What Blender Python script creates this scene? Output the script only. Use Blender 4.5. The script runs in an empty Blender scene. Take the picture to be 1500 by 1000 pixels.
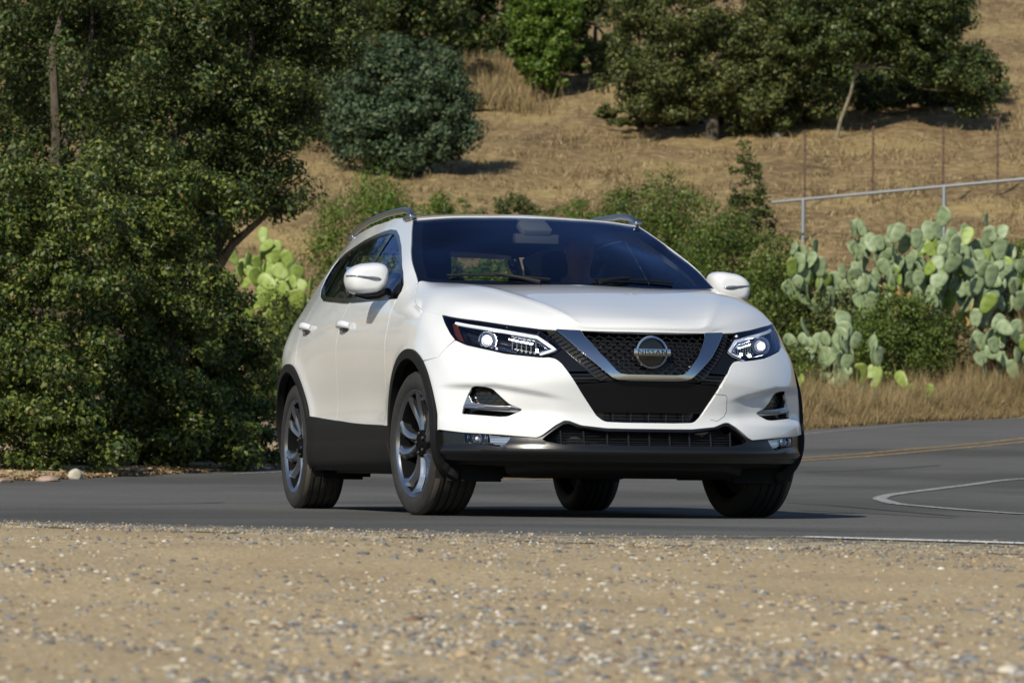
import bpy, bmesh, math, random
import numpy as np
from mathutils import Vector, Matrix
from mathutils.geometry import delaunay_2d_cdt
R_ = math.radians
rng = np.random.default_rng(7); random.seed(7)
# ------------------------------------------------------------------ camera, sky, sun
scene = bpy.context.scene
CAM = (5001.0, 16.374, .3006057, .1998, -.02393, .038889, .0093517)   # focal in px of a 1500 wide frame, distance, azimuth, height, yaw, pitch, roll
def cam_axes():
    f,D,az,h,yaw,pit,rol = CAM
    C=np.array([D*math.cos(az),-D*math.sin(az),h])
    fw=-np.array([math.cos(az+yaw)*math.cos(pit),-math.sin(az+yaw)*math.cos(pit),-math.sin(pit)])
    r=np.cross(fw,[0,0,1.]); r/=np.linalg.norm(r); u=np.cross(r,fw)
    c,s=math.cos(rol),math.sin(rol)
    return C,fw,c*r+s*u,-s*r+c*u
C0,FW,RT,UP = cam_axes()
cd = bpy.data.cameras.new('camera'); cam = bpy.data.objects.new('camera', cd); scene.collection.objects.link(cam)
cam.matrix_world = Matrix(((RT[0],UP[0],-FW[0],C0[0]),(RT[1],UP[1],-FW[1],C0[1]),(RT[2],UP[2],-FW[2],C0[2]),(0,0,0,1)))
cd.sensor_width = 36; cd.lens = 36*CAM[0]/1500; cd.clip_start=.1; cd.clip_end = 1000
cd.dof.use_dof = True; cd.dof.focus_distance = 15.9; cd.dof.aperture_fstop = 8.0
scene.camera = cam
SUN = Vector((1.0,-.93,1.02)).normalized()
w = bpy.data.worlds.new("World"); scene.world = w; w.use_nodes = True
nt = w.node_tree; bg = nt.nodes['Background']; sky = nt.nodes.new('ShaderNodeTexSky')
sky.sky_type='NISHITA'; sky.sun_disc=False; sky.sun_elevation=math.asin(SUN.z); sky.sun_rotation=math.atan2(SUN.x,SUN.y)
sky.air_density=1.0; sky.dust_density=.4; sky.ozone_density=3.0
nt.links.new(sky.outputs[0],bg.inputs[0]); bg.inputs[1].default_value=.095
sl = bpy.data.lights.new('sun','SUN'); sl.energy=5.0; sl.angle=R_(.5); sl.color=(1,.93,.78)
so = bpy.data.objects.new('sun',sl); scene.collection.objects.link(so)
so.rotation_euler = SUN.to_track_quat('Z','Y').to_euler()
scene.view_settings.view_transform='Standard'; scene.view_settings.look='None'; scene.view_settings.exposure=0.12; scene.view_settings.gamma=1
# ------------------------------------------------------------------ helpers
col = scene.collection
def mat(name, base=(.5,.5,.5), rough=.5, metal=0., coat=0., ior=1.5, emit=None, es=0., spec=.5):
    m=bpy.data.materials.new(name); m.use_nodes=True; b=m.node_tree.nodes['Principled BSDF']
    b.inputs['Base Color'].default_value=(*base,1); b.inputs['Roughness'].default_value=rough; b.inputs['Metallic'].default_value=metal
    b.inputs['Coat Weight'].default_value=coat; b.inputs['Coat IOR'].default_value=1.6; b.inputs['Coat Roughness'].default_value=.02; b.inputs['IOR'].default_value=ior
    b.inputs['Specular IOR Level'].default_value=spec
    if emit: b.inputs['Emission Color'].default_value=(*emit,1); b.inputs['Emission Strength'].default_value=es
    return m
def nodes(m): return m.node_tree.nodes, m.node_tree.links
def noise_on(m, scale=20, cols=None, bump=0., detail=4, bscale=None, rough=None, bdist=.01):
    """noise driven colour ramp and bump on a principled material, in object space"""
    N,L=nodes(m); b=N['Principled BSDF']; tc=N.new('ShaderNodeTexCoord')
    n=N.new('ShaderNodeTexNoise'); n.inputs['Scale'].default_value=scale; n.inputs['Detail'].default_value=detail; L.new(tc.outputs['Object'],n.inputs['Vector'])
    if cols:
        r=N.new('ShaderNodeValToRGB'); e=r.color_ramp.elements
        while len(e)<len(cols): e.new(.5)
        for k,(p,c) in enumerate(cols): e[k].position=p; e[k].color=(*c,1)
        L.new(n.outputs['Fac'],r.inputs[0]); L.new(r.outputs[0],b.inputs['Base Color'])
    if bump:
        n2=N.new('ShaderNodeTexNoise'); n2.inputs['Scale'].default_value=bscale or scale*4; n2.inputs['Detail'].default_value=6; L.new(tc.outputs['Object'],n2.inputs['Vector'])
        bp=N.new('ShaderNodeBump'); bp.inputs['Strength'].default_value=bump; bp.inputs['Distance'].default_value=bdist
        L.new(n2.outputs['Fac'],bp.inputs['Height']); L.new(bp.outputs[0],b.inputs['Normal'])
    return m
def thin_glass(name, tint=(.7,.75,.72), rough=0.0, ior=1.5, boost=0.):
    m=bpy.data.materials.new(name); m.use_nodes=True; N,L=nodes(m); N.clear()
    o=N.new('ShaderNodeOutputMaterial'); mx=N.new('ShaderNodeMixShader'); t=N.new('ShaderNodeBsdfTransparent'); g=N.new('ShaderNodeBsdfGlossy'); fr=N.new('ShaderNodeFresnel')
    t.inputs[0].default_value=(*tint,1); g.inputs['Roughness'].default_value=rough; g.inputs[0].default_value=(.52,.64,1,1); fr.inputs[0].default_value=ior
    ma=N.new('ShaderNodeMath'); ma.operation='MULTIPLY_ADD'; ma.inputs[1].default_value=.95; ma.inputs[2].default_value=boost; ma.use_clamp=True
    L.new(fr.outputs[0],ma.inputs[0]); L.new(ma.outputs[0],mx.inputs[0]); L.new(t.outputs[0],mx.inputs[1]); L.new(g.outputs[0],mx.inputs[2]); L.new(mx.outputs[0],o.inputs[0])
    return m
def tag(o,label=None,cat=None,group=None,kind=None):
    if label: o['label']=label
    if cat: o['category']=cat
    if group: o['group']=group
    if kind: o['kind']=kind
    return o
def empty(name,loc=(0,0,0),label=None,cat=None,group=None):
    o=bpy.data.objects.new(name,None); o.empty_display_size=.2; col.objects.link(o); o.location=loc; tag(o,label,cat,group); return o
def mesh_obj(name,V,F,m,parent=None,smooth=True,normals=None,loc=None,auto=None):
    me=bpy.data.meshes.new(name); me.from_pydata([tuple(map(float,v)) for v in V],[],[tuple(map(int,f)) for f in F]); 
    if m: me.materials.append(m)
    if smooth: me.polygons.foreach_set('use_smooth',[True]*len(me.polygons))
    if normals is not None: me.normals_split_custom_set_from_vertices([tuple(map(float,n)) for n in normals])
    if auto is not None: me.set_sharp_from_angle(angle=R_(auto))
    me.update()
    o=bpy.data.objects.new(name,me); col.objects.link(o)
    if loc is not None: o.location=loc
    if parent: o.parent=parent
    return o
class MB:
    """collects simple shapes into one mesh"""
    def __init__(s): s.V=[]; s.F=[]
    def add(s,V,F):
        k=len(s.V); s.V+= [tuple(v) for v in V]; s.F+= [tuple(i+k for i in f) for f in F]; return s
    def box(s,c,d,rot=None,bev=0.):
        bm=bmesh.new(); bmesh.ops.create_cube(bm,size=1)
        for v in bm.verts: v.co=Vector((v.co.x*d[0],v.co.y*d[1],v.co.z*d[2]))
        if bev: bmesh.ops.bevel(bm,geom=bm.edges[:],offset=bev,segments=2,affect='EDGES',profile=.6)
        M=Matrix.Translation(c)@(rot.to_4x4() if rot else Matrix())
        bm.transform(M); bm.verts.index_update()
        s.add([v.co[:] for v in bm.verts],[[v.index for v in f.verts] for f in bm.faces]); bm.free(); return s
    def tube(s,P,r,n=8,cap=True,flat=1.):
        P=[Vector(p) for p in P]; rs=r if isinstance(r,(list,tuple)) else [r]*len(P); k=len(s.V); up=None
        for i,p in enumerate(P):
            t=(P[min(i+1,len(P)-1)]-P[max(i-1,0)]).normalized()
            if up is None: up=Vector((0,0,1)) if abs(t.z)<.9 else Vector((1,0,0))
            a=t.cross(up).normalized(); b=a.cross(t).normalized(); up=b
            for j in range(n):
                q=2*math.pi*j/n; s.V.append(tuple(p+a*math.cos(q)*rs[i]+b*math.sin(q)*rs[i]*flat))
        for i in range(len(P)-1):
            for j in range(n): s.F.append((k+i*n+j,k+i*n+(j+1)%n,k+(i+1)*n+(j+1)%n,k+(i+1)*n+j))
        if cap: s.F.append(tuple(k+j for j in range(n))[::-1]); s.F.append(tuple(k+(len(P)-1)*n+j for j in range(n)))
        return s
    def lathe(s,prof,n=64,axis='y',c=(0,0,0),close=False):
        k=len(s.V)
        for (r,a) in prof:
            for j in range(n):
                q=2*math.pi*j/n
                v=(r*math.cos(q),a,r*math.sin(q)) if axis=='y' else ((a,r*math.cos(q),r*math.sin(q)) if axis=='x' else (r*math.cos(q),r*math.sin(q),a))
                s.V.append((v[0]+c[0],v[1]+c[1],v[2]+c[2]))
        m=len(prof)
        for i in range(m if close else m-1):
            for j in range(n):
                i2=(i+1)%m; s.F.append((k+i*n+j,k+i*n+(j+1)%n,k+i2*n+(j+1)%n,k+i2*n+j))
        return s
    def mirror(s):
        s.V=[(x,-y,z) for x,y,z in s.V]; s.F=[tuple(reversed(f)) for f in s.F]; return s
    def build(s,name,m,parent=None,auto=35,loc=None): return mesh_obj(name,s.V,s.F,m,parent,True,None,loc,auto)
ZL=[.16,.24,.32,.38,.46,.55,.65,.75,.82,.88,.95,1.02,1.09,1.2,1.35,1.5,1.58]
def ext(l,n=17,d=None):
    l=list(l); d=(l[-1]-l[-2]) if d is None else d
    while len(l)<n: l.append(l[-1]+d)
    return l
FR={0:[.52,.835,.905,.895,.875,.885,.90,.885,.845,.79,.72],.2:[.52,.825,.893,.883,.863,.872,.887,.868,.822,.765,.70],
.4:[.48,.785,.860,.85,.825,.835,.845,.80,.755,.70,.64],.55:[.42,.72,.795,.785,.765,.775,.775,.72,.665,.615,.56],
.68:[.36,.625,.705,.70,.69,.69,.675,.615,.55,.50,.44],.78:[.32,.545,.615,.61,.60,.595,.575,.51,.44,.39,.33]}
cols=[]
for y,xs in FR.items(): cols.append((ext(xs),[y]*17))
cols.append((ext([.28,.43,.483,.48,.47,.465,.45,.40,.33,.27,.21]),ext([.80,.85,.87,.875,.872,.87,.865,.86,.85,.845,.82])))
cols.append((ext([.25,.25,.25,.25,.25,.245,.24,.22,.19,.15,.10],d=-.05),ext([.85,.88,.895,.905,.907,.907,.905,.90,.893,.885,.86],d=-.045)))
SD={0:[.80,.87,.895,.905,.91,.912,.912,.91,.905,.897,.875,.828,.765,.69,.60,.52,.48],
-.35:[.82,.865,.885,.893,.897,.90,.905,.91,.912,.905,.887,.848,.785,.70,.63,.56,.52],
-.6:[.82,.86,.875,.88,.882,.887,.895,.905,.91,.905,.89,.862,.82,.76,.67,.58,.53],
-1.2:[.83,.865,.875,.88,.88,.885,.893,.905,.912,.912,.90,.875,.845,.787,.70,.60,.54],
-1.9:[.83,.865,.875,.88,.882,.888,.897,.907,.914,.914,.905,.88,.85,.79,.70,.60,.54],
-2.35:[.83,.87,.885,.89,.895,.90,.91,.918,.918,.915,.90,.875,.84,.775,.68,.585,.53],
-2.65:[.83,.88,.90,.905,.91,.915,.918,.918,.918,.91,.89,.86,.82,.755,.66,.56,.50],
-3.0:[.80,.85,.87,.88,.885,.89,.89,.89,.888,.88,.855,.82,.775,.71,.61,.50,.44]}
for x,ys in SD.items(): cols.append(([x]*17,ys))
RX=[-3.22,-3.30,-3.33,-3.33,-3.32,-3.31,-3.30,-3.29,-3.28,-3.265,-3.24,-3.21,-3.18,-3.13,-3.06,-2.98,-2.93]
cols.append((RX,[.70,.74,.76,.77,.77,.77,.77,.765,.76,.75,.73,.70,.66,.60,.52,.43,.38]))
cols.append(([x-.10 for x in RX],[.42]*10+[.40]*7))
cols.append(([x-.125 for x in RX],[0]*17))
CX=np.array([c[0] for c in cols],float); CY=np.array([c[1] for c in cols],float)
def pchip(x,Y,xq):
    x=np.asarray(x,float); Y=np.asarray(Y,float)          # Y (...,n)
    h=np.diff(x); d=np.diff(Y,axis=-1)/h
    m=np.zeros_like(Y); a,b=d[...,:-1],d[...,1:]
    w1=2*h[1:]+h[:-1]; w2=h[1:]+2*h[:-1]
    with np.errstate(all='ignore'): hm=(w1+w2)/(w1/a+w2/b)
    m[...,1:-1]=np.where(a*b>0,hm,0); m[...,0]=d[...,0]; m[...,-1]=d[...,-1]
    i=np.clip(np.searchsorted(x,xq)-1,0,len(x)-2); t=(xq-x[i])/h[i]
    return Y[...,i]*(2*t**3-3*t**2+1)+m[...,i]*h[i]*(t**3-2*t**2+t)+Y[...,i+1]*(-2*t**3+3*t**2)+m[...,i+1]*h[i]*(t**3-t**2)
def crom(x,Y,xq):
    x=np.asarray(x,float); Y=np.asarray(Y,float); h=np.diff(x); d=np.diff(Y,axis=-1)/h
    m=np.zeros_like(Y); m[...,1:-1]=(d[...,:-1]*h[1:]+d[...,1:]*h[:-1])/(h[1:]+h[:-1]); m[...,0]=d[...,0]; m[...,-1]=d[...,-1]
    i=np.clip(np.searchsorted(x,xq)-1,0,len(x)-2); t=(xq-x[i])/h[i]
    return Y[...,i]*(2*t**3-3*t**2+1)+m[...,i]*h[i]*(t**3-2*t**2+t)+Y[...,i+1]*(-2*t**3+3*t**2)+m[...,i+1]*h[i]*(t**3-t**2)
SK=np.concatenate([[0],np.cumsum(np.hypot(np.diff(CX[:,6]),np.diff(CY[:,6])))])
DS=.006; ZG=np.arange(.14,1.58,DS); SG=np.arange(0,SK[-1],DS)
_x=crom(ZL,CX,ZG); _y=crom(ZL,CY,ZG)                        # (ncol,nz)
def crs(Y):  # spline across columns, nose symmetric
    h=np.diff(SK); d=np.diff(Y,axis=0)/h[:,None]; m=np.zeros_like(Y)
    m[1:-1]=(d[:-1]*h[1:,None]+d[1:]*h[:-1,None])/(h[1:]+h[:-1])[:,None]
    m[0]=d[0]; m[-1]=d[-1]
    return m
def across(Y,zero):
    m=crs(Y)
    if zero: m[0]=0; m[-1]=0
    h=np.diff(SK); i=np.clip(np.searchsorted(SK,SG)-1,0,len(SK)-2); t=((SG-SK[i])/h[i])[:,None]; hh=h[i][:,None]
    return Y[i]*(2*t**3-3*t**2+1)+m[i]*hh*(t**3-2*t**2+t)+Y[i+1]*(-2*t**3+3*t**2)+m[i+1]*hh*(t**3-t**2)
GX=across(_x,True); GY=across(_y,False)
def smooth(a,n):
    for _ in range(n):
        p=np.pad(a,((1,1),(0,0)),mode='edge'); a=(p[:-2]+2*p[1:-1]+p[2:])/4
    return a
# light smoothing along s keeps the highlights calm
k0=8
GX[k0:-k0]=smooth(GX,60)[k0:-k0]; GY[k0:-k0]=smooth(GY,60)[k0:-k0]
def smz(a,n):
    for _ in range(n):
        p=np.pad(a,((0,0),(1,1)),mode='edge'); p[:,0]=2*a[:,0]-a[:,1]; p[:,-1]=2*a[:,-1]-a[:,-2]; a=(p[:,:-2]+2*a+p[:,2:])/4
    return a
_w=(np.exp(-((SG-1.80)/.42)**4)[:,None]*np.exp(-((ZG-1.06)/.17)**4)[None])
for _g in (GX,GY):
    _g[:]=smz(_g,10); _s=smooth(smz(_g,110),160); _g[:]=_g*(1-_w)+_s*_w
def S0(s,z):
    s=np.asarray(s,float); z=np.asarray(z,float)
    fi=np.clip(s/DS,0,len(SG)-1.001); fj=np.clip((z-ZG[0])/DS,0,len(ZG)-1.001)
    i=fi.astype(int); j=fj.astype(int); a=fi-i; b=fj-j
    def L(G): return G[i,j]*(1-a)*(1-b)+G[i+1,j]*a*(1-b)+G[i,j+1]*(1-a)*b+G[i+1,j+1]*a*b
    return np.stack([L(GX),L(GY),z+0*s],-1)
# ------------------------------------------------------------------ car body surface helpers
def sg(x): return 1/(1+np.exp(-np.clip(x,-40,40)))
def win(s,a,b,w=.06): return sg((s-a)/w*4)*sg((b-s)/w*4)
FA=(.03,.355); RA=(-2.615,.36); XS=1.481      # arch centres; s = XS - x along the side
def detail(s,z):
    a=np.abs(s); d=0*s
    zc=.957+.004*(a-2.9)
    d=d-.007*sg((zc-z)/.006)*np.exp(-np.maximum(zc-z,0)/.10)*win(a,1.75,4.35,.25)
    d=d-.009*np.exp(-((z-.56)/.10)**2)*win(a,2.0,3.65,.25)
    d=d+.010*sg((.475-z)/.01)*win(a,1.95,3.8,.15)
    for (cx,cz) in (FA,RA):
        r=np.hypot(XS-cx-a,z-cz); d=d+.010*np.exp(-((r-.42)/.06)**2)*(a>.95)
    # pocket round the fog grille, with a crisp upper edge, and the lip under it
    zl=.602-.0*a-np.clip(.74-a,0,1)*.17
    d=d-.024*sg((zl-z)/.005)*sg((z-.455)/.008)*win(a,.47,.98,.14)
    d=d+.010*sg((.462-z)/.007)*win(a,.42,1.0,.08)*sg((z-.37)/.01)
    d=d+.010*sg((z-.33)/.004)*0
    d=d-.016*sg((.735-z)/.02)*sg((z-.60)/.03)*win(a,.52,1.0,.12)*0
    return d
def lip(s,z): return .016*np.exp(-((z-.305)/.018)**2)+.004*sg((.29-z)/.004)
def sgn(s): return np.where(s<0,-1.,1.)
def S1(s,z,off=0.):
    a=np.abs(s); P=S0(a,z); e=.012
    ds=S0(a+e,z)-S0(np.abs(a-e),z)*np.stack([1+0*a,np.where(a<e,-1.,1.),1+0*a],-1); dz=S0(a,z+e)-S0(a,z-e)
    N=np.cross(dz,ds); N=-N/np.linalg.norm(N,axis=-1,keepdims=True)
    P=P+N*(np.asarray(off)+0*a)[...,None]; P[...,1]*=sgn(s); N[...,1]*=sgn(s)
    return P,N
def SP(s,z,off=None,det=True):
    s=np.asarray(s,float); z=np.asarray(z,float)
    def P(s,z):
        o=(detail(s,z) if det else 0*s)
        if callable(off): o=o+off(s,z)
        elif off is not None: o=o+off
        return S1(s,z,o)[0]
    p=P(s,z); e=.004
    ds=P(s+e,z)-P(s-e,z); dz=P(s,z+e)-P(s,z-e); N=np.cross(ds,dz); N/=np.linalg.norm(N,axis=-1,keepdims=True)+1e-12
    return p,N
def dens(poly,step,closed=True):
    out=[]; n=len(poly)
    for i in range(n if closed else n-1):
        a=poly[i]; b=poly[(i+1)%n]; L=math.dist(a,b); k=max(1,int(math.ceil(L/step)))
        for j in range(k): t=j/k; out.append((a[0]+(b[0]-a[0])*t,a[1]+(b[1]-a[1])*t))
    if not closed: out.append(tuple(poly[-1]))
    return out
def chaikin(poly,it=2):
    for _ in range(it):
        q=[]
        for i in range(len(poly)):
            a=poly[i]; b=poly[(i+1)%len(poly)]
            q+= [(a[0]*.75+b[0]*.25,a[1]*.75+b[1]*.25),(a[0]*.25+b[0]*.75,a[1]*.25+b[1]*.75)]
        poly=q
    return poly
def rounded(poly,r=.012,it=2):
    """round the corners of a polygon with radius about r"""
    q=[]; n=len(poly)
    for i in range(n):
        p=poly[i]; a=poly[i-1]; b=poly[(i+1)%n]
        la=math.dist(p,a); lb=math.dist(p,b); ra=min(r,la*.4)/max(la,1e-9); rb=min(r,lb*.4)/max(lb,1e-9)
        A=(p[0]+(a[0]-p[0])*ra,p[1]+(a[1]-p[1])*ra); B=(p[0]+(b[0]-p[0])*rb,p[1]+(b[1]-p[1])*rb)
        for t in (0,.25,.5,.75,1): q.append(((1-t)**2*A[0]+2*t*(1-t)*p[0]+t*t*B[0],(1-t)**2*A[1]+2*t*(1-t)*p[1]+t*t*B[1]))
    return q
def area(p): return sum(p[i-1][0]*p[i][1]-p[i][0]*p[i-1][1] for i in range(len(p)))/2
def inset(poly,d):
    """shrink (d>0) a polygon by d"""
    n=len(poly); sgn_=1 if area(poly)>0 else -1; q=[]
    for i in range(n):
        a,p,b=poly[i-1],poly[i],poly[(i+1)%n]
        e1=(p[0]-a[0],p[1]-a[1]); e2=(b[0]-p[0],b[1]-p[1]); l1=math.hypot(*e1) or 1; l2=math.hypot(*e2) or 1
        n1=(-e1[1]/l1*sgn_,e1[0]/l1*sgn_); n2=(-e2[1]/l2*sgn_,e2[0]/l2*sgn_)
        m=(n1[0]+n2[0],n1[1]+n2[1]); k=m[0]**2+m[1]**2; k=max(k,.5); q.append((p[0]+2*m[0]/k*d,p[1]+2*m[1]/k*d))
    return q
def inside(P,poly):
    x,y=P[:,0],P[:,1]; c=np.zeros(len(P),bool); n=len(poly)
    for i in range(n):
        x1,y1=poly[i-1]; x2,y2=poly[i]
        if y1==y2: continue
        c^=((y1>y)!=(y2>y))&(x<(x2-x1)*(y-y1)/(y2-y1)+x1)
    return c
def cdt(poly,holes=(),grid=.022,step=.012):
    loops=[dens(poly,step)]+[dens(h,step) for h in holes]
    V=[];E=[]
    for l in loops:
        k=len(V); V+=l; E+=[(k+i,k+(i+1)%len(l)) for i in range(len(l))]
    A=np.array(V); lo=A.min(0); hi=A.max(0)
    g=np.stack(np.meshgrid(np.arange(lo[0]+grid*.5,hi[0],grid),np.arange(lo[1]+grid*.5,hi[1],grid)),-1).reshape(-1,2)
    g[:,0]+= (np.round(g[:,1]/grid)%2)*grid*.5
    ok=inside(g,loops[0])
    for l in loops[1:]: ok&=~inside(g,l)
    g=g[ok]
    if len(g):
        dm=np.full(len(g),9.)
        for i in range(0,len(A),200): dm=np.minimum(dm,np.sqrt(((g[:,None]-A[None,i:i+200])**2).sum(-1)).min(1))
        g=g[dm>grid*.45]
    pts=[Vector(p) for p in V]+[Vector(p) for p in g]
    r=delaunay_2d_cdt(pts,E,[],0,1e-7)
    vs=np.array([v[:] for v in r[0]]); fs=np.array([f[:3] for f in r[2] if len(f)==3]); c=vs[fs].mean(1)
    ok=inside(c,loops[0])
    for l in loops[1:]: ok&=~inside(c,l)
    fs=fs[ok]
    a=vs[fs]; ar=(a[:,1,0]-a[:,0,0])*(a[:,2,1]-a[:,0,1])-(a[:,2,0]-a[:,0,0])*(a[:,1,1]-a[:,0,1])
    fs[ar<0]=fs[ar<0][:,::-1]
    fs=fs[np.abs(ar)>1e-9]
    # boundary edges, oriented
    ed={}
    for f in fs:
        for i in range(3): ed[(f[i],f[(i+1)%3])]=1
    be=[(a,b) for (a,b) in ed if (b,a) not in ed]
    return vs,fs,be
def finish(name,P,N,fs,be,m,parent,rim,flip=False,bev=.0025):
    V=list(P); NN=list(N); F=[tuple(f) for f in fs]
    if rim and be:
        out={}
        for a,b in be:       # outward direction in the surface at each boundary vertex
            t=P[b]-P[a]; o=np.cross(t,N[a]); l=np.linalg.norm(o)
            if l<1e-9: continue
            o=o/l
            for v in (a,b): out[v]=out.get(v,0)+o
        idx={}
        for v,o in out.items():
            l=np.linalg.norm(o); o=o/l if l>1e-6 else N[v]
            b1=min(bev,rim*.4)
            q=[P[v],P[v]+o*b1*.7-N[v]*b1*.3,P[v]+o*b1-N[v]*b1,P[v]+o*b1-N[v]*rim]
            nn=[N[v],(N[v]+o)/1.414,o,o]; idx[v]=len(V)
            V+=q; NN+=nn
        for a,b in be:
            if a in idx and b in idx:
                for k in range(3): F.append((idx[a]+k+1,idx[b]+k+1,idx[b]+k,idx[a]+k))
        # shell edge faces run on from the surface itself
    V=np.array(V); NN=np.array(NN)
    return mesh_obj(name,V,F,m,parent,True,NN)
def panel(name,poly,m,parent,holes=(),off=None,rim=.012,grid=.022,step=.012,side=1,det=True,label=None):
    """a trimmed piece of the body surface; side=-1 mirrors it to the car's right"""
    if side<0:
        poly=[(-s,z) for s,z in poly]; holes=[[(-s,z) for s,z in h] for h in holes]
    vs,fs,be=cdt(poly,holes,grid,step)
    P,N=SP(vs[:,0],vs[:,1],off,det)
    # orientation: s grows to the car's left, z up -> normal ds x dz must face outward
    o=finish(name,P,N,fs,be,m,parent,rim)
    if label: o['label']=label
    return o
def tps(pts,vals,lam=0.):
    pts=np.asarray(pts,float); n=len(pts)
    d=np.sqrt(((pts[:,None]-pts[None])**2).sum(-1)); K=d**2*np.log(d+1e-9)+lam*np.eye(n)
    A=np.zeros((n+3,n+3)); A[:n,:n]=K; A[:n,n]=1; A[:n,n+1:]=pts; A[n,:n]=1; A[n+1:,:n]=pts.T
    w_=np.linalg.solve(A,np.concatenate([vals,[0,0,0]]))
    def f(x,y):
        q=np.stack([x,y],-1); d=np.sqrt(((q[...,None,:]-pts)**2).sum(-1)); return (d**2*np.log(d+1e-9))@w_[:n]+w_[n]+x*w_[n+1]+y*w_[n+2]
    return f
def sheet(name,outline,ctrl,m,parent,holes=(),rim=.012,grid=.03,step=.015,extra=None,side=1,ofs=0.,lam=1e-5):
    """height field z(x,y) through 3d outline points and interior control points, trimmed by the outline (x,y)"""
    pts=np.array(list(outline)+list(ctrl),float)
    f0=tps(pts[:,:2],pts[:,2],lam)
    f=(lambda x,y:f0(x,y)+extra(x,y)) if extra else f0
    poly=[(p[0],p[1]) for p in outline]
    vs,fs,be=cdt(poly,holes,grid,step)
    x,y=vs[:,0],vs[:,1]; z=f(x,y); e=.004
    zx=(f(x+e,y)-f(x-e,y))/(2*e); zy=(f(x,y+e)-f(x,y-e))/(2*e)
    N=np.stack([-zx,-zy,1+0*zx],-1); N/=np.linalg.norm(N,axis=-1,keepdims=True); P=np.stack([x,y,z],-1)+N*ofs
    return finish(name,P,N,fs,be,m,parent,rim),f
def Sxyz(s,z,off=0.,side=1):
    P,N=SP(np.array([float(s)*side]),np.array([float(z)]),off); return Vector(P[0]),Vector(N[0])
def sx(x,z):
    """s on the flank or corner where the surface has this x, at height z"""
    lo,hi=.5,4.9
    for _ in range(40):
        m=(lo+hi)/2
        if S0(np.array([m]),np.array([z]))[0,0]>x: lo=m
        else: hi=m
    return (lo+hi)/2
def arch(c,R,a0,a1,n=28): # polygon points on the flank round a wheel arch; angle 0 = front
    out=[]
    for i in range(n+1):
        a=R_(a0+(a1-a0)*i/n); out.append((sx(c[0]+R*math.cos(a),min(1.5,c[1]+R*math.sin(a))),c[1]+R*math.sin(a)))
    return out
# ------------------------------------------------------------------ terrain, in metres ahead of (v) and to the right of (u) the camera
HF=np.array([FW[0],FW[1],0]); HF/=np.linalg.norm(HF); HR=np.array([-HF[1],HF[0],0])*-1
def f_prof(v):
    K=[(-60,-2.5),(0,-.36),(4,-.235),(8,-.095),(10.2,-.012),(11.2,0),(15,0),(19,0),(20.8,0),(22,.012),(24,.052),(26,.104),(28,.152),(31,.228),(35,.37),(40,.57),(46,.82),(50,.93),(54,1.02),(55.5,1.32),(57,1.9),(60,3.0),(65,4.3),(70,5.6),(85,8.9),(100,12.6),(120,18),(150,27),(200,42),(300,70)]
    return pchip([k[0] for k in K],np.array([k[1] for k in K],float)[None],np.asarray(v,float).ravel())[0].reshape(np.shape(v))
def sst(x,a,b): t=np.clip((x-a)/(b-a),0,1); return t*t*(3-2*t)
def gz(u,v):
    u=np.asarray(u,float); v=np.asarray(v,float)
    z=f_prof(v) +.03*np.maximum(0,np.minimum(u,30)-3)*sst(v,30,50)
    z=z+.12*np.sin(u*.35+v*.13)*sst(v,62,80)+.3*np.sin(u*.12-v*.07)*sst(v,70,100)
    z=z+(.10*np.sin(u*1.7+v*.9)*np.sin(v*1.3-u*.4)+.05*np.sin(u*3.7-v*2.1))*sst(v,60,66)
    return z
def uv(u,v,h=0.,g=True):
    p=C0*[1,1,0]+HR*u+HF*v; return Vector((p[0],p[1],(float(gz(u,v)) if g else 0)+h))
def at(px,v,h=0.): return uv((px-750)/5001*v,v,h)      # along the sight line of column px (of 1500)
def grid_mesh(name,us,vs,m,dz=0.,kind='structure',mask=None,fn=None):
    U,Vv=np.meshgrid(us,vs); Z=gz(U,Vv)+dz
    if fn is not None: Z=Z+fn(U,Vv)
    X=C0[0]+HR[0]*U+HF[0]*Vv; Y=C0[1]+HR[1]*U+HF[1]*Vv
    V=np.stack([X,Y,Z],-1).reshape(-1,3); n=len(us); F=[]
    for j in range(len(vs)-1):
        for i in range(n-1):
            if mask is None or mask(us[i],us[i+1],vs[j],vs[j+1]): F.append((j*n+i,j*n+i+1,(j+1)*n+i+1,(j+1)*n+i))
    me=bpy.data.meshes.new(name); me.from_pydata(V.tolist(),[],F); me.materials.append(m); me.polygons.foreach_set('use_smooth',[True]*len(F))
    o=bpy.data.objects.new(name,me); col.objects.link(o); return tag(o,kind=kind)
# materials
soil_m=mat('soil',(.2,.15,.09),.95,spec=.2)
N,L=nodes(soil_m); b=N['Principled BSDF']; tc=N.new('ShaderNodeTexCoord'); sep=N.new('ShaderNodeSeparateXYZ'); L.new(tc.outputs['Object'],sep.inputs[0])
def ramp(fac,cols):
    r=N.new('ShaderNodeValToRGB'); e=r.color_ramp.elements
    while len(e)<len(cols): e.new(.5)
    for k,(p,c) in enumerate(cols): e[k].position=p; e[k].color=(*c,1)
    L.new(fac,r.inputs[0]); return r
def noi(scale,detail=5,vec=None,rough=.55):
    n=N.new('ShaderNodeTexNoise'); n.inputs['Scale'].default_value=scale; n.inputs['Detail'].default_value=detail; n.inputs['Roughness'].default_value=rough; L.new(vec or tc.outputs['Object'],n.inputs['Vector']); return n
def mixc(f,a,b_):
    m=N.new('ShaderNodeMix'); m.data_type='RGBA'; L.new(f,m.inputs[0]); L.new(a,m.inputs[6]); L.new(b_,m.inputs[7]); return m.outputs[2]
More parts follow.
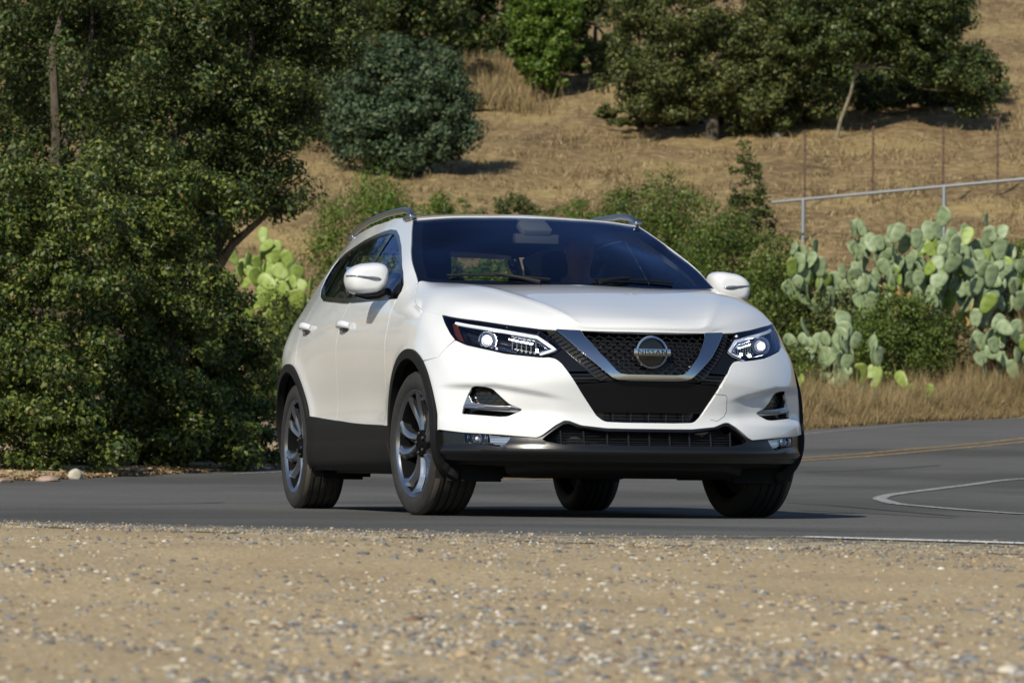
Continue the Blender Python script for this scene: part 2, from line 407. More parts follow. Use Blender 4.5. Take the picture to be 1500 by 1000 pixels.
# sand in the foreground
n1=noi(2.2); n2=noi(45,6); s1=ramp(n1.outputs[0],[(.3,(.285,.215,.13)),(.55,(.365,.285,.175)),(.75,(.42,.345,.23))]); s2=ramp(n2.outputs[0],[(.35,(.24,.185,.11)),(.6,(.40,.32,.20)),(.72,(.50,.43,.31))])
sand=mixc(n1.outputs[0],s1.outputs[0],s2.outputs[0])
# dry hillside
mp=N.new('ShaderNodeMapping'); mp.inputs['Scale'].default_value=(1,1,2.5); L.new(tc.outputs['Object'],mp.inputs[0])
n3=noi(.30,8,mp.outputs[0]); n4=noi(3.5,8,mp.outputs[0],.7); h1=ramp(n3.outputs[0],[(.32,(.075,.048,.028)),(.45,(.15,.102,.055)),(.55,(.23,.17,.080)),(.66,(.34,.265,.11))]); h2=ramp(n4.outputs[0],[(.36,(.05,.034,.018)),(.5,(.20,.142,.070)),(.66,(.38,.29,.155))])
hf=N.new('ShaderNodeMath'); hf.operation='MULTIPLY'; hf.inputs[1].default_value=1.1; L.new(n4.outputs[0],hf.inputs[0])
hill=mixc(hf.outputs[0],h1.outputs[0],h2.outputs[0])
fm=N.new('ShaderNodeMapRange'); fm.inputs[1].default_value=.9; fm.inputs[2].default_value=2.2; L.new(sep.outputs['Z'],fm.inputs[0])
L.new(mixc(fm.outputs[0],sand,hill),b.inputs['Base Color'])
bn=noi(60,8); bp=N.new('ShaderNodeBump'); bp.inputs['Strength'].default_value=.6; bp.inputs['Distance'].default_value=.02; L.new(bn.outputs[0],bp.inputs['Height'])
bn2=noi(5,8); bp2=N.new('ShaderNodeBump'); bp2.inputs['Strength'].default_value=.7; bp2.inputs['Distance'].default_value=.12; L.new(bn2.outputs[0],bp2.inputs['Height']); L.new(bp.outputs[0],bp2.inputs['Normal'])
mxn=N.new('ShaderNodeMix'); mxn.data_type='VECTOR'; L.new(fm.outputs[0],mxn.inputs[0]); L.new(bp.outputs[0],mxn.inputs[4]); L.new(bp2.outputs[0],mxn.inputs[5]); L.new(mxn.outputs[1],b.inputs['Normal'])
asph_m=mat('asphalt',(.06,.06,.062),.9,spec=.12); N,L=nodes(asph_m); b=N['Principled BSDF']; tc=N.new('ShaderNodeTexCoord')
a1=noi(.6,4); a2=noi(75,5,None,.75); r1=ramp(a1.outputs[0],[(.35,(.088,.088,.088)),(.65,(.118,.117,.115))]); r2=ramp(a2.outputs[0],[(.35,(.035,.035,.036)),(.55,(.10,.10,.098)),(.68,(.27,.265,.25))])
ac=mixc(a2.outputs[0],r1.outputs[0],r2.outputs[0])
a3=noi(.22,3); a4=N.new('ShaderNodeMapRange'); a4.inputs[1].default_value=.46; a4.inputs[2].default_value=.60; a4.inputs[3].default_value=1.; a4.inputs[4].default_value=.68; L.new(a3.outputs[0],a4.inputs[0])
vm=N.new('ShaderNodeVectorMath'); vm.operation='SCALE'; L.new(ac,vm.inputs[0]); L.new(a4.outputs[0],vm.inputs[3])
ea=N.new('ShaderNodeAttribute'); ea.attribute_name='edge_m'; e1=N.new('ShaderNodeMapRange'); e1.inputs[1].default_value=0; e1.inputs[2].default_value=1.9; e1.inputs[3].default_value=.33; e1.inputs[4].default_value=.70; L.new(ea.outputs['Fac'],e1.inputs[0])
a5=noi(9,8,None,.75); e2=N.new('ShaderNodeMath'); e2.operation='SUBTRACT'; L.new(a5.outputs[0],e2.inputs[0]); L.new(e1.outputs[0],e2.inputs[1])
e3=N.new('ShaderNodeMath'); e3.operation='MULTIPLY'; e3.use_clamp=True; e3.inputs[1].default_value=9; L.new(e2.outputs[0],e3.inputs[0])
dust=N.new('ShaderNodeRGB'); dust.outputs[0].default_value=(.34,.285,.19,1); L.new(mixc(e3.outputs[0],vm.outputs[0],dust.outputs[0]),b.inputs['Base Color'])
bp=N.new('ShaderNodeBump'); bp.inputs['Strength'].default_value=.45; bp.inputs['Distance'].default_value=.006; L.new(a2.outputs[0],bp.inputs['Height']); L.new(bp.outputs[0],b.inputs['Normal'])
white_m=noise_on(mat('road_white',(.5,.5,.48),.7),40,[(.34,(.30,.30,.30)),(.46,(.66,.66,.64)),(.7,(.74,.74,.72))])
fwhite_m=noise_on(mat('worn_white',(.3,.3,.3),.7),30,[(.40,(.12,.12,.12)),(.6,(.34,.34,.33))])
yellow_m=noise_on(mat('road_yellow',(.5,.3,.05),.7),14,[(.40,(.13,.11,.07)),(.62,(.42,.26,.06))])
tar_m=mat('tar_seal',(.028,.028,.030),.5)
ring_=lambda a,b,n,p=1.: list(a+(b-a)*(np.linspace(0,1,n)**p))
us=sorted(set(np.round(list(-np.array(ring_(14,120,22,1.8)))+ring_(-14,-3,30)+ring_(-3,3,110)+ring_(3,18,50)+ring_(18,120,22,1.8),3)))
vs=sorted(set(np.round(ring_(-60,2,12)+ring_(2,14,220)+ring_(14,70,140)+ring_(70,300,60,1.5),3)))
NE=[(-60,12.0),(-10,12.6),(-2.05,12.1),(-1.0,11.2),(-.35,10.75),(.30,10.35),(1.45,9.9),(4,9.0),(9,6.5),(20,0),(40,-14)]
FE=[(-60,3),(-14,16),(-8,20),(-3.9,26),(-2.17,31),(-.8,35),(1.2,40),(3.8,45),(8.1,54),(16,62),(40,70)]
def edge_v(P,u): return pchip([p[0] for p in P],np.array([p[1] for p in P],float)[None],np.clip(np.asarray(u,float).ravel(),-60,40))[0].reshape(np.shape(u))
def gnoise(u,v):
    a=edge_v(NE,u)-v; b=v-edge_v(FE,u); k=sst(a,.25,1.2)
    return k*(.007*np.sin(u*5+v*3)+.005*np.sin(u*3.3-v*6)+.004*np.sin(u*9+v*8))-.035*sst(-a,.8,1.6)*sst(-b,.1,.9)+.05*sst(b,.1,1.5)
ground=grid_mesh('ground',us,vs,soil_m,0,fn=gnoise)
# road surface between the near and the far edge
def cur(P,n=200):
    P=np.array(P,float); t=np.concatenate([[0],np.cumsum(np.hypot(*np.diff(P,axis=0).T))]); q=np.linspace(0,t[-1],n)
    return np.stack([pchip(t,P.T,q)[0],pchip(t,P.T,q)[1]],-1)
def strip_mesh(name,A,B,m,dz,nx,kind='structure',jit=0,pw=1.):
    V=[];F=[]
    for i in range(len(A)):
        for k in range(nx+1):
            t=(k/nx)**pw; u=A[i][0]*(1-t)+B[i][0]*t; v=A[i][1]*(1-t)+B[i][1]*t
            if jit and k==0: v+=jit*math.sin(u*7.3)*math.sin(u*2.9+1)+jit*.5*math.sin(u*31)
            V.append(uv(u,v,-.012 if (jit and k==0) else dz)[:])
    for i in range(len(A)-1):
        for k in range(nx): a=i*(nx+1)+k; F.append((a,a+nx+1,a+nx+2,a+1)[::-1])
    o=mesh_obj(name,V,F,m); return tag(o,kind=kind) if kind else o
uu=np.array(sorted(set(list(np.linspace(-60,-6,30))+list(np.linspace(-6,12,240))+list(np.linspace(12,40,30)))))
ne=np.stack([uu,pchip([p[0] for p in NE],np.array([p[1] for p in NE],float)[None],uu)[0]],-1); fe=np.stack([uu,pchip([p[0] for p in FE],np.array([p[1] for p in FE],float)[None],uu)[0]],-1)
road=strip_mesh('road',ne,fe,asph_m,.004,60,jit=.17,pw=2.)
_ea=road.data.attributes.new('edge_m','FLOAT','POINT'); _ea.data.foreach_set('value',[float((fe[i][1]-ne[i][1])*(k/60)**2) for i in range(len(ne)) for k in range(61)])
def line(name,P,wd,m,dz=.009,n=80,kind='structure'):
    c=cur(P,n); d=np.gradient(c,axis=0); d/=np.linalg.norm(d,axis=1,keepdims=True); nn=np.stack([-d[:,1],d[:,0]],-1)
    return strip_mesh(name,c-nn*wd/2,c+nn*wd/2,m,dz,1,kind)
def ln(px,py,z=None):   # where the sight line of a pixel meets the ground
    lo,hi=6.,90.; 
    hz=694.6+.00935*(px-750)
    def gap(v): return .2+v*(hz-py)/5001-float(gz((px-750)/5001*v,v))
    best=None
    vsn=np.linspace(6,70,1300); G=np.array([gap(v) for v in vsn]); k=np.where((G[:-1]>0)&(G[1:]<=0))[0]
    if len(k)==0: return None
    v=vsn[k[0]]; return ((px-750)/5001*v,v)
def pl(L_): return [p for p in (ln(*q) for q in L_) if p]
wl_=pl([(1180,789),(1290,792),(1400,795),(1500,798)]); e0=wl_[-1]; s0_=((e0[0]-wl_[0][0]),(e0[1]-wl_[0][1]))
line('edge_line',wl_+[(e0[0]+s0_[0]*6,e0[1]+s0_[1]*6)],.10,white_m)
wf=pl([(600,783),(800,789),(1000,788),(1180,789)])
line('worn_edge_line',wf,.04,fwhite_m,.0085)
yl=pl([(733,704),(800,703),(960,694),(1120,681),(1170,676),(1260,670),(1350,662),(1430,655),(1500,648)]); 
print('lines',[tuple(round(float(a),2) for a in p) for p in wl_+yl])
yx=[(yl[-1][0]*2-yl[-2][0],yl[-1][1]*2-yl[-2][1])]
line('centre_line',yl+yx,.10,yellow_m); 
c2=[(p[0]-.18,p[1]+.42) for p in yl+yx]; line('centre_line',c2,.10,yellow_m)
gl_=pl([(1500,702),(1420,711),(1350,720),(1318,724),(1296,728),(1292,733),(1310,738),(1360,743),(1430,749),(1500,754)]); print('gore',[tuple(round(float(a),2) for a in p) for p in gl_])
ge=gl_[0]; line('gore_line',[(ge[0]+5,ge[1]+4)]+gl_+[(gl_[-1][0]+4,gl_[-1][1]-1.5)],.10,fwhite_m)
for q in ([(1155,737),(1220,741),(1300,748),(1400,757),(1500,760)],[(1170,748),(1260,752),(1400,760)],[(1180,692),(1290,688),(1380,682)],[(60,741),(180,740),(330,737)]):
    c_=pl(q); 
    if len(c_)>2: line('tar_seam',c_,.035,tar_m,.0095,60)
line('far_edge_line',[(-2.35,29.0),(-1.75,30.6)]+[(p[0]+.35,p[1]-.55) for p in FE[5:]],.09,fwhite_m)
# ------------------------------------------------------------------ car materials
paint=mat('pearl_paint',(.60,.612,.63),.33,0,1.0); paint.node_tree.nodes['Principled BSDF'].inputs['Coat Roughness'].default_value=.015
clad_m=noise_on(mat('black_plastic',(.009,.009,.0095),.58,spec=.15),400,None,.12,bdist=.0006)
gloss_m=mat('gloss_black',(.004,.004,.005),.05)
mesh_m=mat('grille_black',(.012,.012,.013),.22)
dark_m=mat('underbody_black',(.008,.008,.008),.75)
chrome_m=mat('chrome',(.50,.51,.54),.06,1.)
dchrome_m=mat('dark_chrome',(.09,.095,.11),.12,1.)
satin_m=mat('satin_silver',(.34,.35,.38),.28,1.)
tyre_m=noise_on(mat('rubber',(.020,.019,.018),.68),30,[(.3,(.012,.0115,.011)),(.7,(.022,.021,.019))],.2,bscale=300,bdist=.001)
dust_m=mat('dusty_rubber',(.075,.066,.052),.8)
rim_m=mat('rim_grey',(.33,.34,.37),.2,.95)
rimd_m=mat('rim_dark',(.004,.004,.005),.8,spec=.06)
disc_m=mat('brake_steel',(.10,.10,.10),.4,1.)
glass_m=thin_glass('windscreen_glass',(.74,.80,.80),0.0,1.5,0)
sglass_m=thin_glass('tinted_glass',(.72,.80,.75),0.0,1.5,0)
lens_m=thin_glass('clear_lens',(.93,.94,.95),0.,1.45)
frit_m=mat('frit_black',(.006,.006,.008),.05,0,.4)
amber_m=mat('amber_reflector',(.055,.010,.003),.3,0,.2)
led_m=mat('led',(1,1,1),.3,emit=(1,.99,.95),es=22.)
drl_m=mat('light_guide',(.75,.77,.82),.18,.2,1.,emit=(.9,.95,1),es=.35)
cabin_m=mat('cabin_black',(.016,.016,.018),.7)
seat_m=mat('seat_cloth',(.03,.03,.032),.85)
trim_m=mat('cabin_grey_trim',(.46,.46,.44),.8)
# ------------------------------------------------------------------ the car
CAR=empty('car',(0,0,0),'white compact suv driving round the bend with headlights on','car')
def both(fn):
    for sd in (-1,1): fn(sd)
HE=[(.0,.857),(.149,.857),(.328,.860),(.405,.862),(.480,.867),(.62,.887),(.762,.910),(.90,.930),(1.0,.944),(1.10,.953),(1.196,.960),(1.33,.968),(1.45,.976),(1.55,.987),(1.64,1.005),(1.72,1.031),(1.80,1.065),(1.86,1.098),(1.893,1.122)]
HL=[(1.0,.941),(.90,.926),(.762,.906),(.62,.883),(.485,.864),(.395,.779),(.430,.750),(.497,.732),(.665,.750),(.855,.794),(.914,.818),(.935,.846),(.952,.878),(.975,.912)]
WS_E=[(1.911,1.129),(2.10,1.225),(2.28,1.312),(2.45,1.393),(2.56,1.443),(2.659,1.487)]
DLO=[(2.040,1.056),(2.63,1.067),(3.10,1.080),(3.458,1.104),(3.72,1.122),(3.92,1.150),(4.10,1.205),(4.20,1.265),(4.24,1.330),(4.20,1.380),(4.05,1.404),(3.815,1.427),(3.60,1.447),(3.365,1.461),(3.20,1.466),(3.04,1.466),(2.86,1.450),(2.702,1.410),(2.50,1.342),(2.303,1.262),(2.16,1.192),(2.06,1.125),(2.035,1.09)]
DLO_bot=DLO[:6]
RT_E=[(2.659,1.487),(2.80,1.508),(3.0,1.518),(3.3,1.522),(3.7,1.515),(4.1,1.492),(4.45,1.462)]
fdoor_f=[(2.034,1.052),(2.022,1.0),(1.990,.90),(1.983,.80),(2.0,.70),(2.035,.60),(2.085,.50),(2.105,.437)]
bshut=[(2.965,1.074),(3.0,.97),(3.022,.90),(3.045,.78),(3.09,.64),(3.13,.54),(3.15,.473)]
rshut=[(3.895,1.146),(3.93,1.08),(3.975,.99),(3.985,.90),(3.965,.83),(3.93,.775)]
g=.0030
# bumper cover (one piece, signed s)
bh=[(0,.437),(.12,.437),(.205,.440),(.225,.447),(.252,.468),(.328,.574),(.415,.705),(.437,.724),(.465,.7305),(.499,.7285),(.665,.7465),(.855,.790),(.912,.814),(.98,.782),(1.06,.735)]
bh+=[p for p in arch(FA,.418,60,6,14) if p[1]<.73]
bh+=[(1.034,.404),(.901,.390),(.72,.381),(.531,.368),(.505,.378),(.485,.392),(.440,.424),(.398,.448),(.375,.447),(.345,.436),(.32,.427),(.205,.415),(.1,.414),(0,.414)]
pts=bh+[(-s,z) for s,z in bh[::-1]][1:-1]
fogh=[(.872,.597),(.846,.603),(.795,.600),(.757,.591),(.712,.553),(.670,.520),(.598,.494),(.61,.482),(.640,.474),(.672,.463),(.71,.461),(.929,.474),(.918,.518),(.895,.569)]
fogr=rounded(fogh,.012)
panel('front_bumper',rounded(pts,.008),paint,CAR,[fogr,[(-s,z) for s,z in fogr]],None,.014,.010,.008)
HEr=[p for p in HE if p[0]>=1.0]
def side_panels(sd):
    # fender
    arc=arch(FA,.418,176,62,30)
    fp=[(s,z-.0035) for s,z in HEr]+[(1.900,1.122-g*2),(1.935,1.118),(1.975,1.10),(2.028-g,1.060)]+[(s-g,z) for s,z in fdoor_f]+[(1.93,.427),]+[p for p in arc if p[1]>.42]+[(1.063,.739),(.984,.786),(.917,.819),(.939,.846),(.956,.878),(.98,.912)]
    panel('fender',fp,paint,CAR,side=sd,grid=.014)
    fd=[(s,z-g*2) for s,z in DLO_bot if s<2.96]+[(2.955,1.069)]+[(s-g,z) for s,z in bshut]+[(3.0,.467),(2.63,.449)]+[(s+g,z) for s,z in fdoor_f[::-1]][:-1]
    d=panel('front_door',fd,paint,CAR,side=sd,grid=.014)
    ar=[p for p in arch(RA,.418,4,72,24) if .50<p[1]<.765]
    ra=[(s-g,z) for s,z in rshut]+sorted(ar,key=lambda p:-p[1])
    rd=[(2.972,1.068)]+[(s,z-g*2) for s,z in DLO_bot if s>2.98 and s<3.89]+ra+[(3.715,.503),(3.45,.487)]+[(s+g,z) for s,z in bshut[::-1]]
    e=panel('rear_door',rd,paint,CAR,side=sd,grid=.014)
    for dd,hs,hz in ((d,2.875,.948),(e,3.80,.972)): # handle and its recess
        c,n=Sxyz(hs,hz,.0,sd); mb=MB()
        P=[]; rr=[]
        for i in range(9):
            t=i/8; q,nn=Sxyz(hs-.10+.2*t,hz+.004*math.sin(t*3.14),.004+.030*math.sin(math.pi*t)**.6,sd); P.append(q); rr.append(.0125+.004*math.sin(math.pi*t))
        mb.tube(P,rr,10,flat=1.3); mb.build('handle',paint,dd,60)
        mb=MB(); pr=[]
        panel('handle_cup',rounded([(hs-.07,hz-.028),(hs+.05,hz-.028),(hs+.05,hz+.018),(hs-.07,hz+.018)],.02),gloss_m,dd,side=sd,off=.0015,rim=0,grid=.02)
    # body frame: A pillar, roof side, C pillar, rear quarter
    fr=[(1.912,1.122),(1.916,1.131)]+WS_E[1:]+[(s,z) for s,z in RT_E[1:]]+[(4.70,1.42),(4.80,1.30),(4.90,1.13),(4.92,.95),(4.92,.50),(4.90,.32),(4.62,.30)]
    fr+=[p for p in arch(RA,.418,184,73,30) if p[1]>.31]
    fr+=[(s+g,z) for s,z in rshut[::-1]]+[(s,z) for s,z in DLO[5:]]+[(2.036,1.062),(1.982,1.103),(1.938,1.121)]
    panel('body_side',fr,paint,CAR,side=sd)
    # inner trim seen through the glass
    trm=[(1.99,1.155)]+[(s,z-.012) for s,z in WS_E[1:]]+[(s,z-.01) for s,z in RT_E[1:]]+[(4.55,1.44),(4.7,1.2),(4.3,1.16)]+[(s,z) for s,z in inset(DLO,-.004)[6:]]+[(2.02,1.13)]
    panel('pillar_trim',trm,trim_m,CAR,side=sd,off=-.05,rim=0,grid=.04,step=.03)
    # window surround, pillars and glass
    ring=rounded(DLO,.03)
    sr=panel('window_surround',inset(ring,.001),dchrome_m,CAR,[inset(ring,.021)],side=sd,off=-.002,rim=.012,step=.02)
    def gl(nm,pl,m_,off): return panel(nm,pl,m_,CAR,side=sd,off=off,rim=0,grid=.035,step=.03)
    def cut(a,b,la=0.,lb=0.):   # part of the daylight opening between two slanted lines
        q=[];P=dens(inset(ring,.018),.03)
        for s,z in P:
            lo=a+la*(z-1.1); hi=b+lb*(z-1.1); q.append((min(max(s,lo),hi),z))
        o=[]
        for p in q:
            if not o or math.dist(o[-1],p)>.004: o.append(p)
        return o
    gl('front_side_window',cut(2.0,2.925,0,-.02),sglass_m,-.009)
    gl('rear_side_window',cut(3.01,3.80,-.02,.28),sglass_m,-.009)
    gl('quarter_window',cut(3.835,4.5,.28,0),sglass_m,-.009)
    gl('centre_pillar_cover',cut(2.92,3.015,-.02,-.02),gloss_m,-.005)
    gl('rear_pillar_cover',cut(3.795,3.84,.28,.28),gloss_m,-.005)
    gl('mirror_sail',[(2.052,1.072),(2.20,1.074),(2.185,1.12),(2.15,1.165),(2.075,1.115),(2.052,1.09)],gloss_m,.001)
    # cladding
    cl=[p for p in arch(FA,.376,200,176,8) if p[1]>.22]
    t0=[(1.88,.428),(2.10,.432),(2.40,.440),(3.0,.462),(3.40,.480),(3.68,.500)]
    cp=[(1.80,.215),(1.86,.26),(1.90,.36)]+t0+[(3.70,.42),(3.70,.30),(3.745,.215)]
    panel('sill_cladding',rounded(cp,.006),clad_m,CAR,side=sd,off=lambda s,z:.012+.006*sg((.35-z)/.006)-.03*sg((.235-z)/.01),rim=.02)
    for nm,c in (('front_arch_cladding',FA),('rear_arch_cladding',RA)):
        o_=arch(c,.428,-22,202,60) if c is FA else arch(c,.428,-18,196,60); i_=arch(c,.386,-24,204,60) if c is FA else arch(c,.386,-20,196,60)
        panel(nm,o_+i_[::-1],clad_m,CAR,side=sd,off=lambda s,z:.025+0*s,rim=.04,grid=.02,step=.012,det=False)
    # wheel housing liner
    for nm,c in (('front_wheel_housing',(.0,.35)),('rear_wheel_housing',(-2.63,.35))):
        mb=MB(); n=28; k=0; V=[];F=[]
        for i in range(n+1):
            a=R_(-25+230*i/n); x,z=c[0]+.405*math.cos(a),c[1]+.405*math.sin(a); V+=[(x,sd*.875,z),(x,sd*.55,z)]
            if i: F.append((2*i-2,2*i,2*i+1,2*i-1))
        V.append((c[0],sd*.55,c[1])); m_=len(V)-1
        for i in range(n): F.append((2*i+1,2*i+3,m_))
        mesh_obj(nm,V,F,dark_m,CAR)
both(side_panels)
# inner shell behind the shut lines
def inner(sd):
    pl=[(1.05,.93),(1.45,.95),(1.63,.97),(1.9,1.06),(2.03,1.04),(3.4,1.07),(3.88,1.11),(4.15,1.18),(4.86,1.15),(4.88,.30),(4.6,.30)]+[p for p in arch(RA,.412,186,0,36) if p[1]>.3]+[(3.6,.24),(1.95,.24)]+[p for p in arch(FA,.412,186,34,36) if p[1]>.24]
    panel('inner_body',pl,dark_m,CAR,side=sd,off=-.016,rim=0,grid=.05,step=.03)
both(inner)
# hood: outer flank from the shut line up to the ridge, and the field between the two ridges
def edge_pts():
    q=dens(HE,.01,False); a=np.array(q); P,Nn=SP(a[:,0],a[:,1],0.); P=P-Nn*.0025+np.array([0,0,.0015]); t=SP(a[:,0],a[:,1]+.012,0.)[0]-P; t/=np.linalg.norm(t,axis=1,keepdims=True); return a,P,t
_a,_P,_t=edge_pts()
k0=int(np.argmin(np.abs(_a[:,0]-.328)))
RG=np.array([(_P[k0][0],_P[k0][1],_P[k0][2]),(.748,.338,.882),(.716,.350,.907),(.672,.367,.934),(.55,.42,.982),(.40,.485,1.022),(.25,.545,1.056),(.05,.605,1.090),(-.20,.655,1.116),(-.385,.685,1.127)])
CN=np.array([(.835,0,.857),(.818,0,.882),(.783,0,.908),(.73,0,.930),(.58,0,.970),(.41,0,1.008),(.26,0,1.042),(.07,0,1.080),(-.10,0,1.108),(-.235,0,1.124)])
CN[0]=_P[0]
K=90
def resamp(C,q): 
    t=np.concatenate([[0],np.cumsum(np.linalg.norm(np.diff(C,axis=0),axis=1))]); t/=t[-1]; return crom(np.arange(len(C)),C.T,q).T
q=np.concatenate([np.linspace(0,3,40)[:-1],np.linspace(3,9,K-39)])
Rk=resamp(RG,q); Ck=resamp(CN,q)
ex,ey,ez=_P[k0:,0],_P[k0:,1],_P[k0:,2]; xk=np.linspace(0,1,K)
# outer edge points: follow the shut line, matched to the ridge by x with the ends pinned
dn_=np.linalg.norm(Rk-Rk[0],axis=1); xr=np.clip(Rk[:,0]-.09*(1-np.exp(-dn_/.035))*(1-np.linspace(0,1,K))**1.5,ex.min(),ex.max()); w0=np.maximum.accumulate(-xr); tt=np.interp(xr[::-1],ex[::-1],np.arange(len(ex))[::-1])[::-1]
tt=np.maximum.accumulate(tt); tt=tt-tt[0]*(1-np.linspace(0,1,K))**6; tt[-1]=len(ex)-1
tt=np.convolve(np.pad(tt,6,mode='edge'),np.ones(13)/13,'valid'); tt[0]=0; tt[-1]=len(ex)-1
Ek=np.stack([np.interp(tt,np.arange(len(ex)),c) for c in (ex,ey,ez)],-1); Tk=np.stack([np.interp(tt,np.arange(len(ex)),_t[k0:,i]) for i in range(3)],-1)
no,nc_=16,14; rows=[]
def sst_(t): return np.clip(t/.12,0,1)*np.clip((1-t)/.25,0,1)
for k in range(K):
    E_,R0,C_=Ek[k],Rk[k],Ck[k]; row=[]; d=np.linalg.norm(R0-E_); M_=E_+Tk[k]*min(.62*d,1.0*max(R0[2]-E_[2],.0)+.02)
    M2=R0+(E_-R0)*.55*np.array([1,1,.10])
    for j in range(no):
        t=(j/no)**1.4; row.append((1-t)**3*E_+3*t*(1-t)**2*M_+3*t*t*(1-t)*M2+t**3*R0)
    for j in range(nc_+1):
        f=j/nc_; p=R0*(1-f)+C_*f; dish=-.010*math.sin(math.pi*min(1,f*1.0))*math.exp(-((f-.25)/.3)**2)*min(1,q[k]/3)
        y=p[1]; e0=np.array([np.interp(y,_P[:k0+1,1],_P[:k0+1,i]) for i in range(3)]); base=Rk[0]*(1-f)+Ck[0]*f
        p=p+(e0-base)*math.exp(-(q[k]/2.6)**2); p=p+np.array([0,0,dish]); row.append(p)
    rows.append(row)
G_=np.array(rows)
for _i in range(36):
    H_=G_.copy(); H_[1:-1,1:-1]=(G_[:-2,1:-1]+G_[2:,1:-1]+G_[1:-1,:-2]+G_[1:-1,2:])/4; H_[1:-1,-1]=(G_[:-2,-1]+G_[2:,-1]+2*G_[1:-1,-2]*[1,0,1])/4; H_[:,-1,1]=0; G_=H_
for _j in range(G_.shape[1]): G_[:,_j,2]+=.013*math.exp(-abs(_j-no)/1.7)*sst_(np.arange(K)/K*1.0)
m1=G_.shape[1]; L_=G_[:,::-1][:,1:]*[1,-1,1]; G_=np.concatenate([G_,L_],1); nw=G_.shape[1]
V=G_.reshape(-1,3); fs=[(k*nw+j,k*nw+j+1,(k+1)*nw+j+1,(k+1)*nw+j) for k in range(K-1) for j in range(nw-1)]
fa=np.array(fs); fn_=np.cross(V[fa[:,2]]-V[fa[:,0]],V[fa[:,3]]-V[fa[:,1]])
if fn_[:,2].mean()<0: fa=fa[:,::-1]; fn_=-fn_
NN=np.zeros_like(V)
for i in range(4): np.add.at(NN,fa[:,i],fn_)
NN/=np.linalg.norm(NN,axis=1,keepdims=True)+1e-12
ed={}
for f in fa:
    for i in range(4): ed[(f[i],f[(i+1)%4])]=1
be=[(a_,b_) for (a_,b_) in ed if (b_,a_) not in ed and np.linalg.norm(V[a_]-V[b_])>1e-5]
hood=finish('hood',V,NN,fa,be,paint,CAR,.016)
# windscreen
def wsp(s,z): p,n=Sxyz(s,z,.0); return (p.x+.000,p.y-.004,p.z)
wsL=[wsp(s,z) for s,z in WS_E]
top=[(-1.150,.45,1.501),(-1.125,.25,1.508),(-1.115,0,1.511)]
bot=[(-.34,.62,1.112),(-.27,.40,1.108),(-.22,.2,1.105),(-.20,0,1.105)]
wl=wsL+top[:-1]; 
half=[(x,y,z) for x,y,z in bot[::-1][1:][:]]+wl
full=[bot[-1]]+half+[top[-1]]+[(x,-y,z) for x,y,z in half[::-1]]
mid=[(-.66,0,1.335),(-.43,0,1.227),(-.90,0,1.430),(-.70,.35,1.333),(-.95,.33,1.434),(-.46,.35,1.222),(-.80,.58,1.320)]
mids=mid+[(x,-y,z) for x,y,z in mid if y]
ws,wsf=sheet('windscreen',full,mids,glass_m,CAR,rim=0,grid=.05,step=.04)
ip=inset(rounded([(p[0],p[1]) for p in full],.05),.055)
fo=[(p[0],p[1],p[2]) for p in full]
frit,_=sheet('frit_band',fo,mids,frit_m,CAR,holes=[rounded(ip,.06)],rim=0,grid=.04,step=.02,ofs=-.003)
frit.parent=ws
# roof
def edge(s,z): p,n=Sxyz(s,z,.0); return (p.x,p.y-.003,p.z)
rs=[edge(s,z) for s,z in RT_E]
rear=[(-2.98,.35,1.478),(-3.0,0,1.486)]
half=[(-1.155,.45,1.506),]; 
f2=[(-1.120,0,1.516),(-1.130,.25,1.513),(-1.155,.45,1.506)]+[(rs[0][0]-.005,rs[0][1],rs[0][2]+.003)]+rs[1:]+rear[:1]
full=f2+[rear[-1]]+[(x,-y,z) for x,y,z in f2[::-1]][:-1]
rc=[(-1.17,0,1.527),(-1.30,0,1.541),(-1.5,0,1.553),(-1.9,0,1.562),(-2.4,0,1.552),(-2.8,0,1.515),(-1.35,.4,1.532),(-1.9,.4,1.552),(-2.5,.38,1.540),(-1.6,.53,1.538),(-2.2,.52,1.538)]
rc=rc+[(x,-y,z) for x,y,z in rc if y]
roof,roff=sheet('roof',full,rc,paint,CAR,rim=.012,grid=.05,step=.02)
hl,_=sheet('headliner',[(x*.985-.02,y*.93,z-.035) for x,y,z in full],[(x,y*.95,z-.035) for x,y,z in rc],cabin_m,CAR,rim=0,grid=.08,step=.06)
# tailgate and rear glass
tg=[(4.93,.30),(SK[-1]-.005,.30),(SK[-1]-.005,1.47),(4.75,1.45),(4.815,1.30),(4.91,1.13),(4.93,.95)]
rg=rounded([(5.03,1.14),(SK[-1]-.005,1.14),(SK[-1]-.005,1.43),(4.90,1.42),(4.93,1.30)],.0001)
def rearp(sd):
    panel('tailgate',tg,paint,CAR,side=sd,grid=.05,step=.03,holes=[inset([(5.01,1.13),(SK[-1]-.01,1.13),(SK[-1]-.01,1.44),(4.87,1.43),(4.92,1.30)],.0)])
    panel('rear_window',[(5.01,1.13),(SK[-1]-.002,1.13),(SK[-1]-.002,1.44),(4.87,1.43),(4.92,1.30)],sglass_m,CAR,side=sd,rim=0,grid=.05,step=.04,off=-.004)
both(rearp)
for _sd in (-1,1): panel('tailgate_trim',[(4.95,.75),(SK[-1]-.005,.75),(SK[-1]-.005,1.15),(4.92,1.15)],cabin_m,CAR,side=_sd,off=-.04,rim=0,grid=.06,step=.05); panel('tailgate_trim',[(4.86,1.425),(SK[-1]-.005,1.445),(SK[-1]-.005,1.50),(4.70,1.47)],cabin_m,CAR,side=_sd,off=-.02,rim=0,grid=.06,step=.05)
